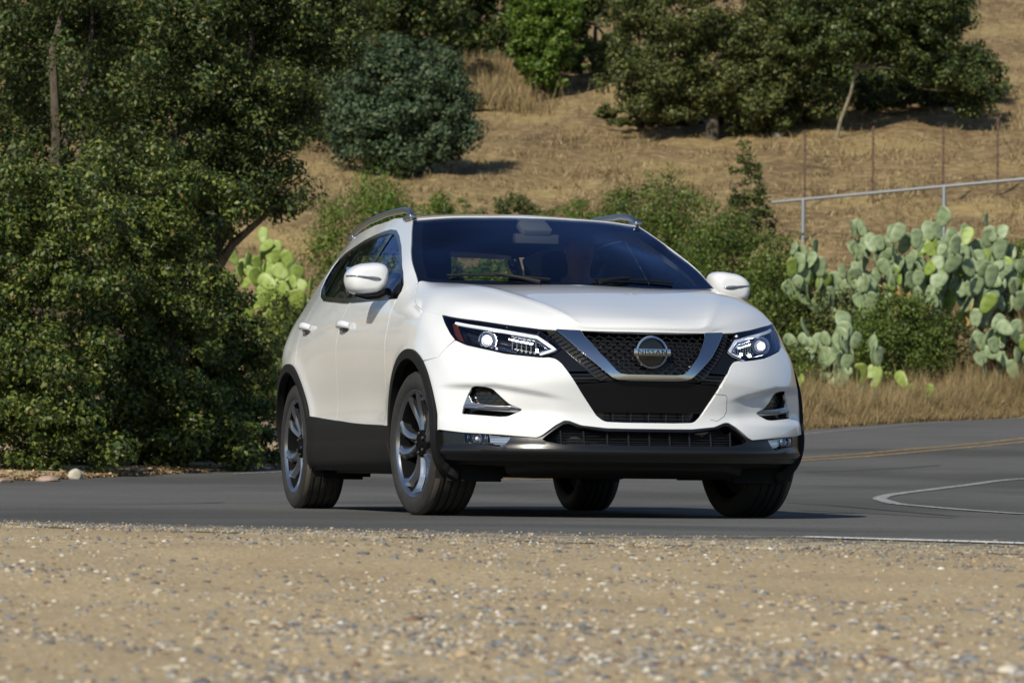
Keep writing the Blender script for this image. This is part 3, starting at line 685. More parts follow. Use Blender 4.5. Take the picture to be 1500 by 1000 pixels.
# roof rails
def rail(sd):
    L=[(2.675,1.492,.006),(2.71,1.498,.022),(2.77,1.506,.034),(2.90,1.516,.040),(3.3,1.528,.038),(3.7,1.522,.035),(4.05,1.505,.030),(4.2,1.494,.020),(4.26,1.486,.004)]
    P=[]
    for s,z,h in L:
        p,n=Sxyz(s,z,.0,sd); P.append(Vector((p.x,p.y*.995,p.z+h)))
    Q=[]
    for i in range(len(P)-1):
        for t in (0,.5): Q.append(P[i].lerp(P[i+1],t))
    Q.append(P[-1])
    mb=MB().tube(Q,[.011]*len(Q),12,flat=1.5)
    mb.box(P[0]+Vector((-.05,0,.006)),(.15,.040,.028),bev=.01); mb.box(P[-1]+Vector((.03,0,.008)),(.14,.036,.03),bev=.01)
    mb.build('roof_rail',satin_m,CAR,60)
both(rail)
mb=MB().tube([(-2.75,.0,1.50),(-2.80,0,1.64),(-2.82,0,1.71)],[.008,.005,.004],8); mb.build('antenna',clad_m,CAR)
# ------------------------------------------------------------------ front end
# headlights
def headlight(sd):
    R=inset(rounded(HL,.012),.002)
    bowl=panel('headlight',R,gloss_m,CAR,side=sd,off=-.075,rim=0,grid=.03,step=.015,det=False)
    # pocket wall from the opening down to the bowl
    V=[];F=[]; D=dens(R,.015); n=len(D)
    a=np.array(D)
    for o in (-.002,-.076):
        P,N=SP(a[:,0]*sd,a[:,1],o,False); V+=list(P)
    for i in range(n): F.append((i,(i+1)%n,n+(i+1)%n,n+i))
    mesh_obj('housing_wall',V,F,gloss_m,bowl)
    panel('lens',R,lens_m,bowl,side=sd,off=.002,rim=0,grid=.03,step=.015,det=False)
    panel('lens_border',R,gloss_m,bowl,side=sd,off=.0005,rim=0,holes=[inset(R,.007)],grid=.03,step=.012,det=False)
    # arrow shaped light guide
    def strip(nm,pp,w_,off,m_,th=.02):
        L=dens(pp,.02,False); P=[]
        for s,z in L: p,nn=Sxyz(s,z,off,sd); P.append(p)
        MB().tube(P,w_,8).build(nm,m_,bowl,60)
    strip('light_guide',[(.90,.906),(.762,.884),(.62,.860),(.500,.838),(.432,.779),(.505,.752)],.0085,-.022,drl_m)
    strip('light_guide',[(.62,.846),(.515,.826),(.462,.780),(.515,.764)],.0045,-.026,chrome_m)
    strip('trim_bar',[(.86,.812),(.70,.778),(.56,.760)],.005,-.03,dchrome_m)
    panel('side_marker',rounded([(.918,.900),(.893,.896),(.866,.806),(.888,.812),(.908,.845)],.006),amber_m,bowl,side=sd,off=-.012,rim=.012,grid=.03,det=False)
    # projector
    c,n=Sxyz(.755,.836,-.045,sd); q=Vector((1,sd*-.12,0)).normalized()
    def lat(prof,nm,m_,seg=32):
        mb=MB().lathe(prof,seg,'x'); rot=Vector((1,0,0)).rotation_difference(q)
        mb.V=[tuple(rot@Vector(v)+c) for v in mb.V]; mb.build(nm,m_,bowl,50)
    lat([(.047,.012),(.043,.016),(.034,.004),(.030,-.01)],'projector_ring',chrome_m)
    lat([(.030,-.004),(.028,.006),(.020,.015),(.010,.019),(.0001,.020)],'projector_lens',mat('projector_glass',(.7,.75,.8),.02,0,1.),24)
    lat([(.0165,.018),(.014,.023),(.0001,.026)],'lamp_bulb',led_m,16)
    # row of reflector cells
    for i in range(6):
        s=.63-.022*i; z=.822-.0035*i; p,nn=Sxyz(s,z-.003,-.042,sd)
        mb=MB()
        mb.box(p,(.012,.003,.050),Matrix.Rotation(.25*sd,3,'Z'))
        mb.box(p+Vector((.004,sd*-.009,-.012)),(.010,.014,.004),Matrix.Rotation(.4,3,'Y'))
        mb.box(p+Vector((.004,sd*-.009,.006)),(.010,.014,.004),Matrix.Rotation(-.4,3,'Y'))
        mb.build('reflector_cell',chrome_m,bowl)
    strip('led_strip',[(.64,.838),(.53,.816)],.0022,-.036,led_m)
    p,nn=Sxyz(.515,.775,-.02,sd); MB().lathe([(.007,0),(.005,.004),(.0001,.006)],12,'x',tuple(p)).build('led_dot',led_m,bowl)
both(headlight)
# grille: backing, hexagonal mesh, V shaped chrome bar, shoulders, number plate blank
bk=[(0,.42),(.21,.425),(.252,.462),(.33,.57),(.43,.715),(.50,.73),(.41,.78),(.475,.86),(.33,.857),(0,.854)]
GR=panel('grille',bk+[(-s,z) for s,z in bk[::-1]][1:-1],mesh_m,CAR,off=-.055,rim=0,grid=.04,step=.02,det=False)
hexp=[(0,.648),(.10,.650),(.150,.655),(.168,.665),(.235,.735),(.300,.838),(.312,.853),(0,.853)]
HX=hexp+[(-s,z) for s,z in hexp[::-1]][1:-1]
cw,ch=.046,.0235; mb=MB(); seen=set()
def hexwire(poly,off,mbx,r=.0022):
    P=np.array(poly); lo=P.min(0); hi=P.max(0)
    for j in range(int((hi[1]-lo[1])/(ch*.75))+2):
        for i in range(int((hi[0]-lo[0])/cw)+2):
            cs=lo[0]+i*cw+(j%2)*cw/2; cz=lo[1]+j*ch*.78
            pts=[(cs+cw/2*a,cz+ch/2*b) for a,b in ((-1,.42),(-.45,1),(.45,1),(1,.42))]
            pts=[(cs-cw*.5,cz-ch*.16),(cs-cw*.5,cz+ch*.16),(cs-cw*.22,cz+ch*.5),(cs+cw*.22,cz+ch*.5),(cs+cw*.5,cz+ch*.16)]
            for a,b in zip(pts[:-1],pts[1:]):
                mm=np.array([[(a[0]+b[0])/2,(a[1]+b[1])/2]])
                if inside(mm,poly)[0]:
                    A,_=Sxyz(a[0],a[1],off); B,_=Sxyz(b[0],b[1],off); mbx.tube([A,B],r,5,False,flat=1.)
                    A2=A-Vector((.012,0,0)); B2=B-Vector((.012,0,0)); k=len(mbx.V); mbx.add([A,B,B2,A2],[(0,1,2,3)])
hexwire(HX,-.022,mb); hm=mb.build('hexagon_mesh',mesh_m,GR,30)
Vo=[(0,.632),(.10,.632),(.151,.634),(.178,.640),(.202,.652),(.232,.684),(.305,.722),(.410,.860)]
Vo=[(0,.632),(.10,.632),(.160,.635),(.188,.644),(.215,.665),(.305,.745),(.407,.862)]
Vi=[(.300,.856),(.292,.830),(.232,.742),(.168,.672),(.150,.660),(.115,.656),(0,.655)]
vv=Vo+Vi; vp=rounded(vv[1:-1]+[(-s,z) for s,z in vv[1:-1][::-1]],.006)
def voff(s,z):
    a=np.abs(s); return .014-.010*np.clip((z-.66)/.2,0,1)
panel('chrome_bar',vp,chrome_m,GR,off=voff,rim=.035,grid=.02,step=.01,det=False)
# ribbed black strip just outside the V, shoulder panels and louvres
def grille_side(sd):
    st=[(.413,.861),(.309,.738),(.222,.660),(.170,.628),(.235,.626),(.262,.640),(.335,.715),(.400,.785),(.448,.860)]
    panel('ribbed_strip',st,mesh_m,GR,side=sd,off=-.012,rim=.02,det=False,grid=.03)
    mb=MB()
    for i in range(15):
        t=i/14; s0=.215+.215*t; z0=.640+.205*t
        a,_=Sxyz(s0-.012,z0+.004,-.008,sd); b,_=Sxyz(s0+.020,z0-.010,-.008,sd); mb.tube([a,b],.0032,6)
    mb.build('rib',mesh_m,GR,30)
    sh=[(.455,.735),(.407,.772),(.345,.712),(.385,.675),(.418,.712)]
    panel('shoulder_panel',rounded([(.494,.733),(.455,.738),(.398,.777),(.340,.712),(.300,.672),(.392,.672),(.428,.716),(.455,.733)],.006),gloss_m,GR,side=sd,off=-.006,rim=.02,det=False)
    for k in range(3):
        z=.655-.017*k; e_=.385-.0115*k-.0
        panel('louvre',[(.262-.006*k,z-.004),(e_-.006,z-.004),(e_,z+.005),(.268-.006*k,z+.005)],gloss_m,GR,side=sd,off=-.014,rim=.02,det=False,grid=.03)
    # edge of the black field against the white bumper
both(grille_side)
gp=[(0,.487),(.262,.487),(.345,.606),(.245,.612),(.19,.620),(.16,.624),(0,.624)]
panel('plate_panel',rounded(gp+[(-s,z) for s,z in gp[::-1]][1:-1],.006),gloss_m,GR,off=-.010,rim=.03,det=False)
# lower slot slats and vertical ribs
def slats(nm,s0,s1,z0,z1,nz,vs,off):
    mb=MB()
    for k in range(nz):
        z=z0+(z1-z0)*(k+.5)/nz; P=[Sxyz(s,z,off)[0] for s in np.linspace(s0,s1,14)]; mb.tube(P,.0028,6)
    for s in vs:
        A,_=Sxyz(s,z0,off+.006); B,_=Sxyz(s,z1,off+.006); mb.tube([A,B],.004,6)
    mb.build(nm,mesh_m,GR,40)
slats('slot_slats',-.205,.205,.442,.484,4,(-.17,-.085,0,.085,.17),-.03)
panel('slot_edge',[(-.214,.438),(.214,.438),(.222,.446),(-.222,.446)],gloss_m,GR,off=-.004,rim=.02,det=False,grid=.03)
# emblem
ec,en=Sxyz(0,.757,.006)
em=MB().lathe([(.072,-.004),(.075,.004),(.0735,.010),(.066,.012),(.062,.008),(.062,-.004)],56,'x'); em.V=[(x+ec.x,y*1.04,z+ec.z) for x,y,z in em.V]
EM=em.build('emblem',chrome_m,GR,50)
MB().lathe([(.064,-.002),(.03,.0),(.0001,.001)],40,'x',(ec.x,0,ec.z)).build('emblem_back',gloss_m,EM)
MB().box((ec.x+.012,0,ec.z),(.012,.176,.034),bev=.004).build('emblem_bar',chrome_m,EM,50)
tc=bpy.data.curves.new('emblem_lettering','FONT'); tc.body='NISSAN'; tc.size=.036; tc.extrude=.0012; tc.align_x='CENTER'; tc.align_y='CENTER'; tc.space_character=1.12; tc.offset=.0004
to=bpy.data.objects.new('t',tc); col.objects.link(to); dg=bpy.context.evaluated_depsgraph_get(); tm=bpy.data.meshes.new_from_object(to.evaluated_get(dg)); bpy.data.objects.remove(to)
tm.transform(Matrix.Translation((ec.x+.0190,0,ec.z))@Matrix(((0,0,1,0),(1,0,0,0),(0,1,0,0),(0,0,0,1)))@Matrix.Diagonal((1.08,.80,1,1)))
tm.materials.clear(); tm.materials.append(gloss_m); tobj=bpy.data.objects.new('emblem_lettering',tm); col.objects.link(tobj); tobj.parent=EM
# fog grille pockets with blades
def fog(sd):
    R=inset(fogr,.001)
    fg=panel('fog_grille',R,gloss_m,CAR,side=sd,off=-.034,rim=0)
    mb=MB(); po=[(s*sd,z) for s,z in R]
    hexwire([p for p in po],-.034,mb,.0016); mb.build('hexagon_mesh',mesh_m,fg,30)
    V=[];F=[]; D=dens(R,.012); n=len(D); a=np.array(D)
    for o in (-.002,-.036):
        P,N=SP(a[:,0]*sd,a[:,1],o); V+=list(P)
    for i in range(n): F.append((i,(i+1)%n,n+(i+1)%n,n+i))
    mesh_obj('pocket_wall',V,F,gloss_m,fg)
    bl=[(.908,.562),(.890,.558),(.872,.524),(.797,.517),(.672,.507),(.583,.492),(.600,.484),(.640,.482),(.797,.492),(.915,.503)]
    panel('chrome_blade',rounded(bl,.006),satin_m,fg,side=sd,off=lambda s,z:-.002+.008*np.exp(-((z-.507)/.008)**2),rim=.022,step=.008,grid=.012)
both(fog)
# lower bumper, intake and fog lamps
lb=[(0,.412),(.205,.412),(.318,.424),(.345,.433),(.372,.443),(.40,.443),(.445,.416),(.488,.384),(.510,.370),(.531,.365),(.72,.377),(.901,.387),(1.030,.400)]
lb+=[p for p in arch(FA,.424,6,-11,8)][1:]+[(.985,.266),(.80,.262),(.5,.262),(0,.262)]
lp=[(.903,.389),(.775,.381),(.664,.373),(.655,.366),(.690,.330),(.705,.324),(.903,.341)]
ik=[(0,.334),(.40,.335),(.488,.349),(.508,.359),(.492,.374),(.450,.403),(.402,.432),(.375,.434),(.340,.421),(.21,.402),(0,.401)]
lip_m=mat('satin_black_lip',(.006,.006,.007),.24,spec=.5)
ad=[(0,.285),(.99,.290),(1.0,.262),(.97,.205),(.5,.190),(0,.190)]
panel('air_dam',ad+[(-s,z) for s,z in ad[::-1]][1:-1],dark_m,CAR,off=-.045,rim=0,det=False,grid=.04)
IK=rounded(ik+[(-s,z) for s,z in ik[::-1]][1:-1],.006)
LR=rounded(lp,.006)
LB=panel('lower_bumper',lb+[(-s,z) for s,z in lb[::-1]][1:-1],lip_m,CAR,[IK,LR,[(-s,z) for s,z in LR]],off=lambda s,z:lip(s,z)-.002,rim=.03,det=False,grid=.018)
ib=panel('lower_intake',inset(IK,-.01),dark_m,CAR,off=-.085,rim=0,det=False,grid=.04)
mb=MB()
for z in (.349,.362,.375,.388,.400): mb.tube([Sxyz(s,z,-.045)[0] for s in np.linspace(-.44,.44,18)],.0025,6)
for s in (-.42,-.31,-.2,-.1,0,.1,.2,.31,.42): mb.tube([Sxyz(s,.335,-.03)[0],Sxyz(s,.408,-.03)[0]],.0045,6)
mb.build('intake_slats',mesh_m,ib,40)
def flamp(sd):
    R=inset(LR,.002)
    f=panel('fog_lamp',R,gloss_m,CAR,side=sd,off=-.03,rim=0,det=False)
    V=[];F=[]; D=dens(R,.012); n=len(D); a=np.array(D)
    for o in (-.004,-.031):
        P,N=SP(a[:,0]*sd,a[:,1],o,False); V+=list(P)
    for i in range(n): F.append((i,(i+1)%n,n+(i+1)%n,n+i))
    mesh_obj('pocket_wall',V,F,gloss_m,f)
    cut_=[p for p in R]
    L=[(max(s,.775),z) for s,z in R]; M_=[(min(s,.770),z) for s,z in R]
    def dd(q):
        o=[]
        for p in q:
            if not o or math.dist(o[-1],p)>.002: o.append(p)
        return o
    panel('lens',dd(L),lens_m,f,side=sd,off=-.004,rim=0,det=False)
    panel('bezel',dd(M_),chrome_m,f,side=sd,off=lambda s,z:-.012+.004*np.sin(z*700),rim=0,det=False,grid=.004)
    p,n=Sxyz(.845,.364,-.022,sd); 
    MB().lathe([(.024,.010),(.022,.013),(.014,.0),(.0001,-.004)],24,'x',tuple(p)).build('reflector',chrome_m,f)
    MB().lathe([(.009,.006),(.006,.010),(.0001,.012)],16,'x',tuple(p)).build('bulb',mat('bulb_glass',(.8,.82,.85),.05,0,1),f)
    mb=MB()
    for q in (.79,.885): a_,_=Sxyz(q,.364,-.015,sd); mb.box(a_,(.01,.014,.032),bev=.003)
    mb.build('reflector_cell',chrome_m,f)
both(flamp)
# tow hook cover line on the car's left of the bumper
P=[Sxyz(s,z,.0006)[0] for s,z in dens([(.305,.583),(.375,.572),(.385,.565),(.388,.50),(.375,.475),(.335,.452),(.290,.462)],.01,False)]
_e=[SP(np.array([s]),np.array([z]),.0003)[0][0] for s,z in dens([(.318,.576),(.375,.572),(.385,.565),(.388,.50),(.375,.475),(.335,.452),(.300,.459)],.01,False)]
MB().tube([Vector(p) for p in _e],.0011,5).build('tow_cover_seam',mat('seam_grey',(.12,.12,.12),.7),CAR)
# wipers and cowl
def wiper(nm,P0,P1,arm):
    mb=MB(); 
    def on(x,y,h): return Vector((x,y,float(wsf(np.array([x]),np.array([y]))[0])+h))
    pts=[on(P0[0]+(P1[0]-P0[0])*t,P0[1]+(P1[1]-P0[1])*t,.012) for t in np.linspace(0,1,12)]
    mb.tube(pts,.006,6); w_=mb.build(nm,clad_m,CAR)
    a=on(*arm,.02); b=pts[5]+Vector((0,0,.010)); MB().tube([a,(a+b)/2+Vector((0,0,.004)),b],[.011,.008,.006],8).build('wiper_arm',clad_m,w_)
wiper('wiper',(-.425,-.62),(-.268,-.14),(-.235,-.20)); wiper('wiper',(-.27,.08),(-.36,.52),(-.235,.10))
# door mirrors
def mirror(sd):
    n,k=30,15; V=[];F=[]
    cx,cy,cz=-.765,.945,1.155
    for i in range(k+1):
        v=i/k*math.pi
        for j in range(n):
            u=2*math.pi*j/n
            X=math.cos(v)                      # along x: front -> rear
            rr=math.sin(v)**.42
            cyy=abs(math.cos(u))**.58*(1 if math.cos(u)>0 else -1); czz=abs(math.sin(u))**.62*(1 if math.sin(u)>0 else -1)
            yy=cyy*rr; zz=czz*rr
            x=cx+(.115*abs(X)**.8 if X>0 else -.045*abs(X)**.5*1.0)
            top=.082*(1-.30*max(0,yy)**2-.0*yy); botm=.074*(1-.05*yy)
            wdt=.108*(1 if zz>0 else 1-.14*abs(zz))
            y=cy+yy*wdt+ (.0); z=cz+(zz*top if zz>0 else zz*botm)+.010*(-yy)
            V.append((x,sd*y,z-.004*(x-cx)/.1))
    for i in range(k):
        for j in range(n):
            f=(i*n+j,i*n+(j+1)%n,(i+1)*n+(j+1)%n,(i+1)*n+j); F.append(f if sd>0 else f[::-1])
    M_=mesh_obj('door_mirror',V,F,paint,CAR)
    # turn signal strip on the front of the shell
    def fr(y,z):
        best=max((v for v in V if abs(v[1]-sd*y)<.02 and abs(v[2]-z)<.02),key=lambda v:v[0],default=(cx,0,0)); return best[0]
    A=[]
    for t in np.linspace(0,1,12):
        y=1.052-.165*t; z=1.167-.016*t; yy=(y-cy)/.108; zz=(z-cz)/.08
        q=max(0,1-min(1,(abs(yy)**2.8+abs(zz)**2.8)))
        x=cx+.115*(q**.36)**.8+.001; A.append((x,sd*min(y,cy+.107),z))
    MB().tube(A,[.0045,.005,.005,.0055,.0055,.006,.006,.008,.009,.009,.007,.001],8).build('turn_signal',mat('signal_grey',(.10,.11,.13),.15,0,1),M_,60)
    # glass on the rear face, foot
    MB().box((cx-.046,sd*cy,cz),(.004,.175,.125),bev=.002).build('mirror_glass',chrome_m,M_)
    mb=MB(); P=[(cx+.03,sd*(cy+.06),cz-.078),(cx+.04,sd*(cy-.0),cz-.086),(cx+.06,sd*(cy-.06),cz-.080),(-.66,sd*.855,1.092)]
    mb.tube(P,[.014,.024,.028,.026],12,flat=.8); mb.build('mirror_foot',gloss_m,M_,60)
both(mirror)
# ------------------------------------------------------------------ wheels
def wheel(name,x,sd,steer,spin):
    W=empty(name,(x,sd*.782,.343)); W.parent=CAR; W.rotation_euler=(0,0,R_(steer))
    o=sd
    def fin(mb,nm,m_,par=W,auto=35):
        if o<0: mb.mirror()
        return mb.build(nm,m_,par,auto)
    tp=[(.249,-.100),(.262,-.112),(.290,-.1175),(.318,-.113),(.332,-.104)]
    tread=[(.3375,-.094),(.3400,-.075),(.3410,-.062),(.334,-.060),(.334,-.050),(.3418,-.048),(.3430,-.024),(.335,-.022),(.335,-.012),(.3432,-.010),(.3432,.010),(.335,.012),(.335,.022),(.3430,.024),(.3418,.048),(.334,.050),(.334,.060),(.3410,.062),(.3400,.075),(.3375,.094)]
    side=[(.332,.104),(.318,.113),(.290,.1175),(.262,.112),(.249,.100)]
    T=fin(MB().lathe(tp+tread+side,96),'tyre',tyre_m)
    fin(MB().lathe([(.3345,.1015),(.3385,.0925),(.3403,.0830),(.3407,.0780)],96),'dusty_shoulder',dust_m,T)
    fin(MB().lathe([(.249,-.10),(.240,-.09),(.225,-.06),(.220,.03),(.228,.075),(.236,.090),(.243,.0985),(.2475,.1035),(.252,.1055),(.2545,.1035),(.255,.098)],96),'rim',rimd_m)
    R_m=fin(MB().lathe([(.2365,.0905),(.2430,.0992),(.2475,.1045),(.2518,.1066),(.2545,.1045)],96),'rim_lip',rim_m)
    # spokes: five curved blades, each a broad limb and a thin one
    for k in range(5):
        a0=2*math.pi*k/5+spin; mb=MB()
        for (b0,b1,w0,w1,yo,cv) in ((0,.06,.018,.027,0,.20),(.36,.20,.017,.025,-.003,.20)):
            n=12; V=[]
            for i in range(n+1):
                t=i/n; r=.045+.196*t; a=a0+b0+(b1)*t+cv*math.sin(t*math.pi)*.8
                w_=(w0+(w1-w0)*t)*(1 if t<.85 else 1+.9*(t-.85)/.15); yf=.070+.028*t**1.3+yo-(.010*math.sin(t*math.pi))
                er=(math.cos(a),math.sin(a)); et=(-er[1],er[0]); p=(er[0]*r,er[1]*r)
                for (q,dy) in ((-1,-.006),(-.55,0),(.15,.001),(1,-.020),(1,-.045),(-1,-.042)):
                    V.append((p[0]+et[0]*w_*q,yf+dy,p[1]+et[1]*w_*q))
            F=[]
            for i in range(n):
                for j in range(6): F.append((i*6+j,i*6+(j+1)%6,(i+1)*6+(j+1)%6,(i+1)*6+j))
            F.append(tuple(range(6))); F.append(tuple(n*6+j for j in range(6))[::-1]); mb.add(V,F)
        fin(mb,'spoke',rim_m,W,40)
    H=fin(MB().lathe([(.066,.02),(.066,.066),(.058,.074),(.040,.070),(.034,.078),(.030,.081),(.0001,.082)],40),'hub',rimd_m)
    mb=MB()
    for k in range(5):
        a=2*math.pi*k/5+spin+.3; mb.lathe([(.011,.060),(.011,.078),(.007,.082),(.0001,.082)],10,'y',(.047*math.cos(a),0,.047*math.sin(a)))
    fin(mb,'wheel_nut',disc_m,H)
    fin(MB().lathe([(.060,.0),(.060,.022),(.085,.030),(.148,.030),(.150,.028),(.150,.006),(.148,.004),(.06,.004)],64),'brake_disc',disc_m)
    mb=MB(); 
    for i in range(5):
        a=R_(20+12*i) if x>-1 else R_(160-12*i); mb.box((.130*math.cos(a),.020,.130*math.sin(a)),(.05,.056,.036),Matrix.Rotation(-(a-math.pi/2),3,'Y'),bev=.008)
    fin(mb,'brake_caliper',mat('caliper_grey',(.22,.22,.22),.5,.6),W)
    fin(MB().lathe([(.23,-.05),(.10,-.06),(.03,-.06)],32),'wheel_back',dark_m)
    return W
wheel('wheel',0,-1,5.5,.25); wheel('wheel',0,1,5.5,1.1); wheel('wheel',-2.647,-1,0,.8); wheel('wheel',-2.647,1,0,.1)
# ------------------------------------------------------------------ underside and cabin
def loft(name,secs,m_,par=CAR):
    V=[];F=[]
    for (x,hw,z0,z1) in secs: V+=[(x,-hw,z1),(x,-hw*.95,z0),(x,hw*.95,z0),(x,hw,z1)]
    for i in range(len(secs)-1):
        for j in range(4): F.append((4*i+j,4*i+(j+1)%4,4*i+4+(j+1)%4,4*i+4+j))
    F.append((3,2,1,0)); k=4*(len(secs)-1); F.append((k,k+1,k+2,k+3))
    return mesh_obj(name,V,F,m_,par,False)
loft('underbody',[(.66,.45,.225,.26),(.50,.60,.205,.30),(.42,.54,.185,.40),(-.42,.54,.185,.40),(-.46,.80,.195,.30),(-2.20,.80,.200,.30),(-2.24,.55,.21,.40),(-3.05,.55,.24,.45),(-3.1,.72,.26,.45),(-3.36,.70,.30,.45)],dark_m)
for sd in (-1,1):
    MB().box((.395,sd*.70,.215),(.012,.26,.10),Matrix.Rotation(-.25,3,'Y')).build('air_deflector',clad_m,CAR); MB().box((-2.20,sd*.72,.215),(.012,.22,.10),Matrix.Rotation(-.25,3,'Y')).build('air_deflector',clad_m,CAR)
    MB().tube([(0,sd*.30,.22),(0,sd*.66,.26)],.028,8).build('suspension_arm',dark_m,CAR); MB().tube([(-2.66,sd*.25,.24),(-2.64,sd*.66,.28)],.035,8).build('suspension_arm',dark_m,CAR)
MB().tube([(-3.0,.30,.235),(-3.25,.30,.24)],.05,10).build('silencer',dark_m,CAR)
loft('cabin_floor',[(-.30,.74,.34,.46),(-3.0,.74,.34,.46)],cabin_m)
# dashboard
dash=[(-.24,1.08),(-.45,1.105),(-.72,1.09),(-.90,1.03),(-.97,.93),(-.90,.75),(-.75,.45),(-.25,.45)]
V=[];F=[]
ys=np.linspace(-.74,.74,20)
for y in ys:
    hump=.025*math.exp(-((y-.38)/.2)**2); f_=1-.35*(abs(y)/.74)**4
    for (x,z) in dash: V.append((x+(0.10*(abs(y)/.74)**2 if x<-.4 else -.16*(abs(y)/.74)**2),y,z+(hump if z>1.0 else 0)-.02*(abs(y)/.74)**4))
m_=len(dash)
for i in range(len(ys)-1):
    for j in range(m_): F.append((i*m_+j,i*m_+(j+1)%m_,(i+1)*m_+(j+1)%m_,(i+1)*m_+j))
mesh_obj('dashboard',V,F,cabin_m,CAR,True,None,None,40)
mb=MB().box((-.92,0,.99),(.03,.24,.13),Matrix.Rotation(-.3,3,'Y'),bev=.01); mb.build('centre_screen',gloss_m,CAR)
def seat(x,y,name='front_seat',wd=.50):
    S_=empty(name,(x,y,.46)); S_.parent=CAR
    MB().box((0,0,.12),(.52,wd,.18),bev=.06).build('seat_cushion',seat_m,S_,60)
    MB().box((-.32,0,.45),(.15,wd*.96,.64),Matrix.Rotation(-.28,3,'Y'),bev=.065).build('backrest',seat_m,S_,60)
    MB().box((-.425,0,.845),(.10,.26,.17),Matrix.Rotation(-.2,3,'Y'),bev=.045).build('headrest',seat_m,S_,60)
seat(-1.32,.38); seat(-1.32,-.38)
S_=empty('rear_bench',(-2.15,0,.50)); S_.parent=CAR
MB().box((0,0,.12),(.50,1.30,.18),bev=.06).build('seat_cushion',seat_m,S_,60)
MB().box((-.33,0,.42),(.15,1.30,.56),Matrix.Rotation(-.35,3,'Y'),bev=.065).build('backrest',seat_m,S_,60)
for y in (-.42,.42): MB().box((-.44,y,.74),(.09,.24,.13),Matrix.Rotation(-.2,3,'Y'),bev=.04).build('headrest',seat_m,S_,60)
# steering wheel
mb=MB(); ang=R_(62)
P=[]
for i in range(33):
    a=2*math.pi*i/32; P.append(Vector((-math.cos(ang)*.0+.185*math.sin(a)*math.cos(ang),.185*math.cos(a),.185*math.sin(a)*math.sin(ang))))
mb.tube(P,.014,8,False); mb.box((0,0,0),(.05,.13,.10),Matrix.Rotation(-(math.pi/2-ang),3,'Y'),bev=.03); mb.tube([(0,-.18,0),(0,.18,0)],.013,6)
SW=mb.build('steering_wheel',cabin_m,CAR,50,(-.98,.38,1.00))
# rear view mirror and camera pod behind the glass
mb=MB().box((-1.0,0,1.395),(.03,.25,.062),bev=.02); rv=mb.build('rear_view_mirror',cabin_m,CAR,60)
MB().box((-.985,0,1.395),(.004,.225,.045),bev=.001).build('mirror_back_trim',mat('grey_plastic',(.09,.09,.1),.4),rv)
mb=MB().box((-1.05,0,1.455),(.16,.16,.05),Matrix.Rotation(.42,3,'Y'),bev=.015); mb.build('camera_pod',mat('pod_grey',(.12,.12,.13),.5),CAR,60)
# licence-free details: door inner, parcel shelf
mb=MB().box((-2.80,0,1.02),(.60,1.2,.02)); mb.build('parcel_shelf',cabin_m,CAR)
# ------------------------------------------------------------------ driver
def skin(name,pts,edges,m,parent=None,root=0,sub=2):
    me=bpy.data.meshes.new(name); me.from_pydata([p[:3] for p in pts],edges,[]); o=bpy.data.objects.new(name,me); col.objects.link(o)
    o.modifiers.new('s','SKIN'); sm=o.modifiers.new('u','SUBSURF'); sm.levels=sub; sm.render_levels=sub
    for i,p in enumerate(pts):
        sv=me.skin_vertices[0].data[i]; r=p[3]; sv.radius=(r,p[4] if len(p)>4 else r); sv.use_root=(i==root)
    dg=bpy.context.evaluated_depsgraph_get(); nm=bpy.data.meshes.new_from_object(o.evaluated_get(dg)); bpy.data.objects.remove(o)
    nm.materials.clear(); nm.materials.append(m); nm.polygons.foreach_set('use_smooth',[True]*len(nm.polygons))
    q=bpy.data.objects.new(name,nm); col.objects.link(q)
    if parent: q.parent=parent
    return q
skin_m=mat('skin',(.42,.25,.17),.5); shirt_m=mat('shirt',(.03,.035,.05),.85); hair_m=mat('hair',(.02,.014,.01),.7); trous_m=mat('trousers',(.03,.03,.035),.8)
dx,dy=-1.46,.38
PER=empty('person',(dx,dy,.66),'driver in a dark shirt behind the windscreen, both hands on the steering wheel','person')
# head, neck, torso, arms, hands and legs in one skin
P=[(0,0,.04,.14,.16),(-.04,0,.22,.13,.15),(-.07,0,.40,.12,.16),(-.07,0,.50,.075,.10),(-.05,0,.58,.052),(-.03,0,.655,.070,.066),(-.022,0,.73,.090,.074),(-.03,0,.785,.062,.058)]
E=[(i,i+1) for i in range(7)]
def limb(st,pts):
    k=len(P); P.extend(pts); E.append((st,k)); E.extend((k+i,k+i+1) for i in range(len(pts)-1)); return len(P)-1
for sd in (-1,1):
    h=limb(3,[(-.07,sd*.17,.47,.062),(.03,sd*.235,.28,.046),(.11,sd*.25,.20,.042),(.30,sd*.215,.33,.030),(.36,sd*.19,.375,.026,.02),(.40,sd*.178,.40,.030,.018)])
    for k,(a,b,c) in enumerate(((.045,-.012,.030),(.052,-.002,.012),(.050,.006,-.006),(.042,.012,-.024))):
        limb(h,[(.415+.3*a,sd*(.178+b*.3),.40+c,.010),(.415+.75*a,sd*(.168+b),.405+c,.0095),(.405+.55*a,sd*(.145+b),.40+c,.008)])
    limb(h-1,[(.375,sd*.160,.405,.011),(.395,sd*.145,.425,.009)])
    limb(0,[(.06,sd*.10,.03,.085),(.42,sd*.14,.06,.065),(.62,sd*.14,-.18,.05),(.72,sd*.13,-.20,.035)])
body_=skin('body',P,E,skin_m,PER); body_.location=(0,0,0)
hd=(-.02,0,.715)
MB().lathe([(.0001,.0),(.006,.004),(.011,.02),(.010,.036),(.0001,.046)],8,'z',(.085,0,.70)).build('nose',skin_m,body_,80)
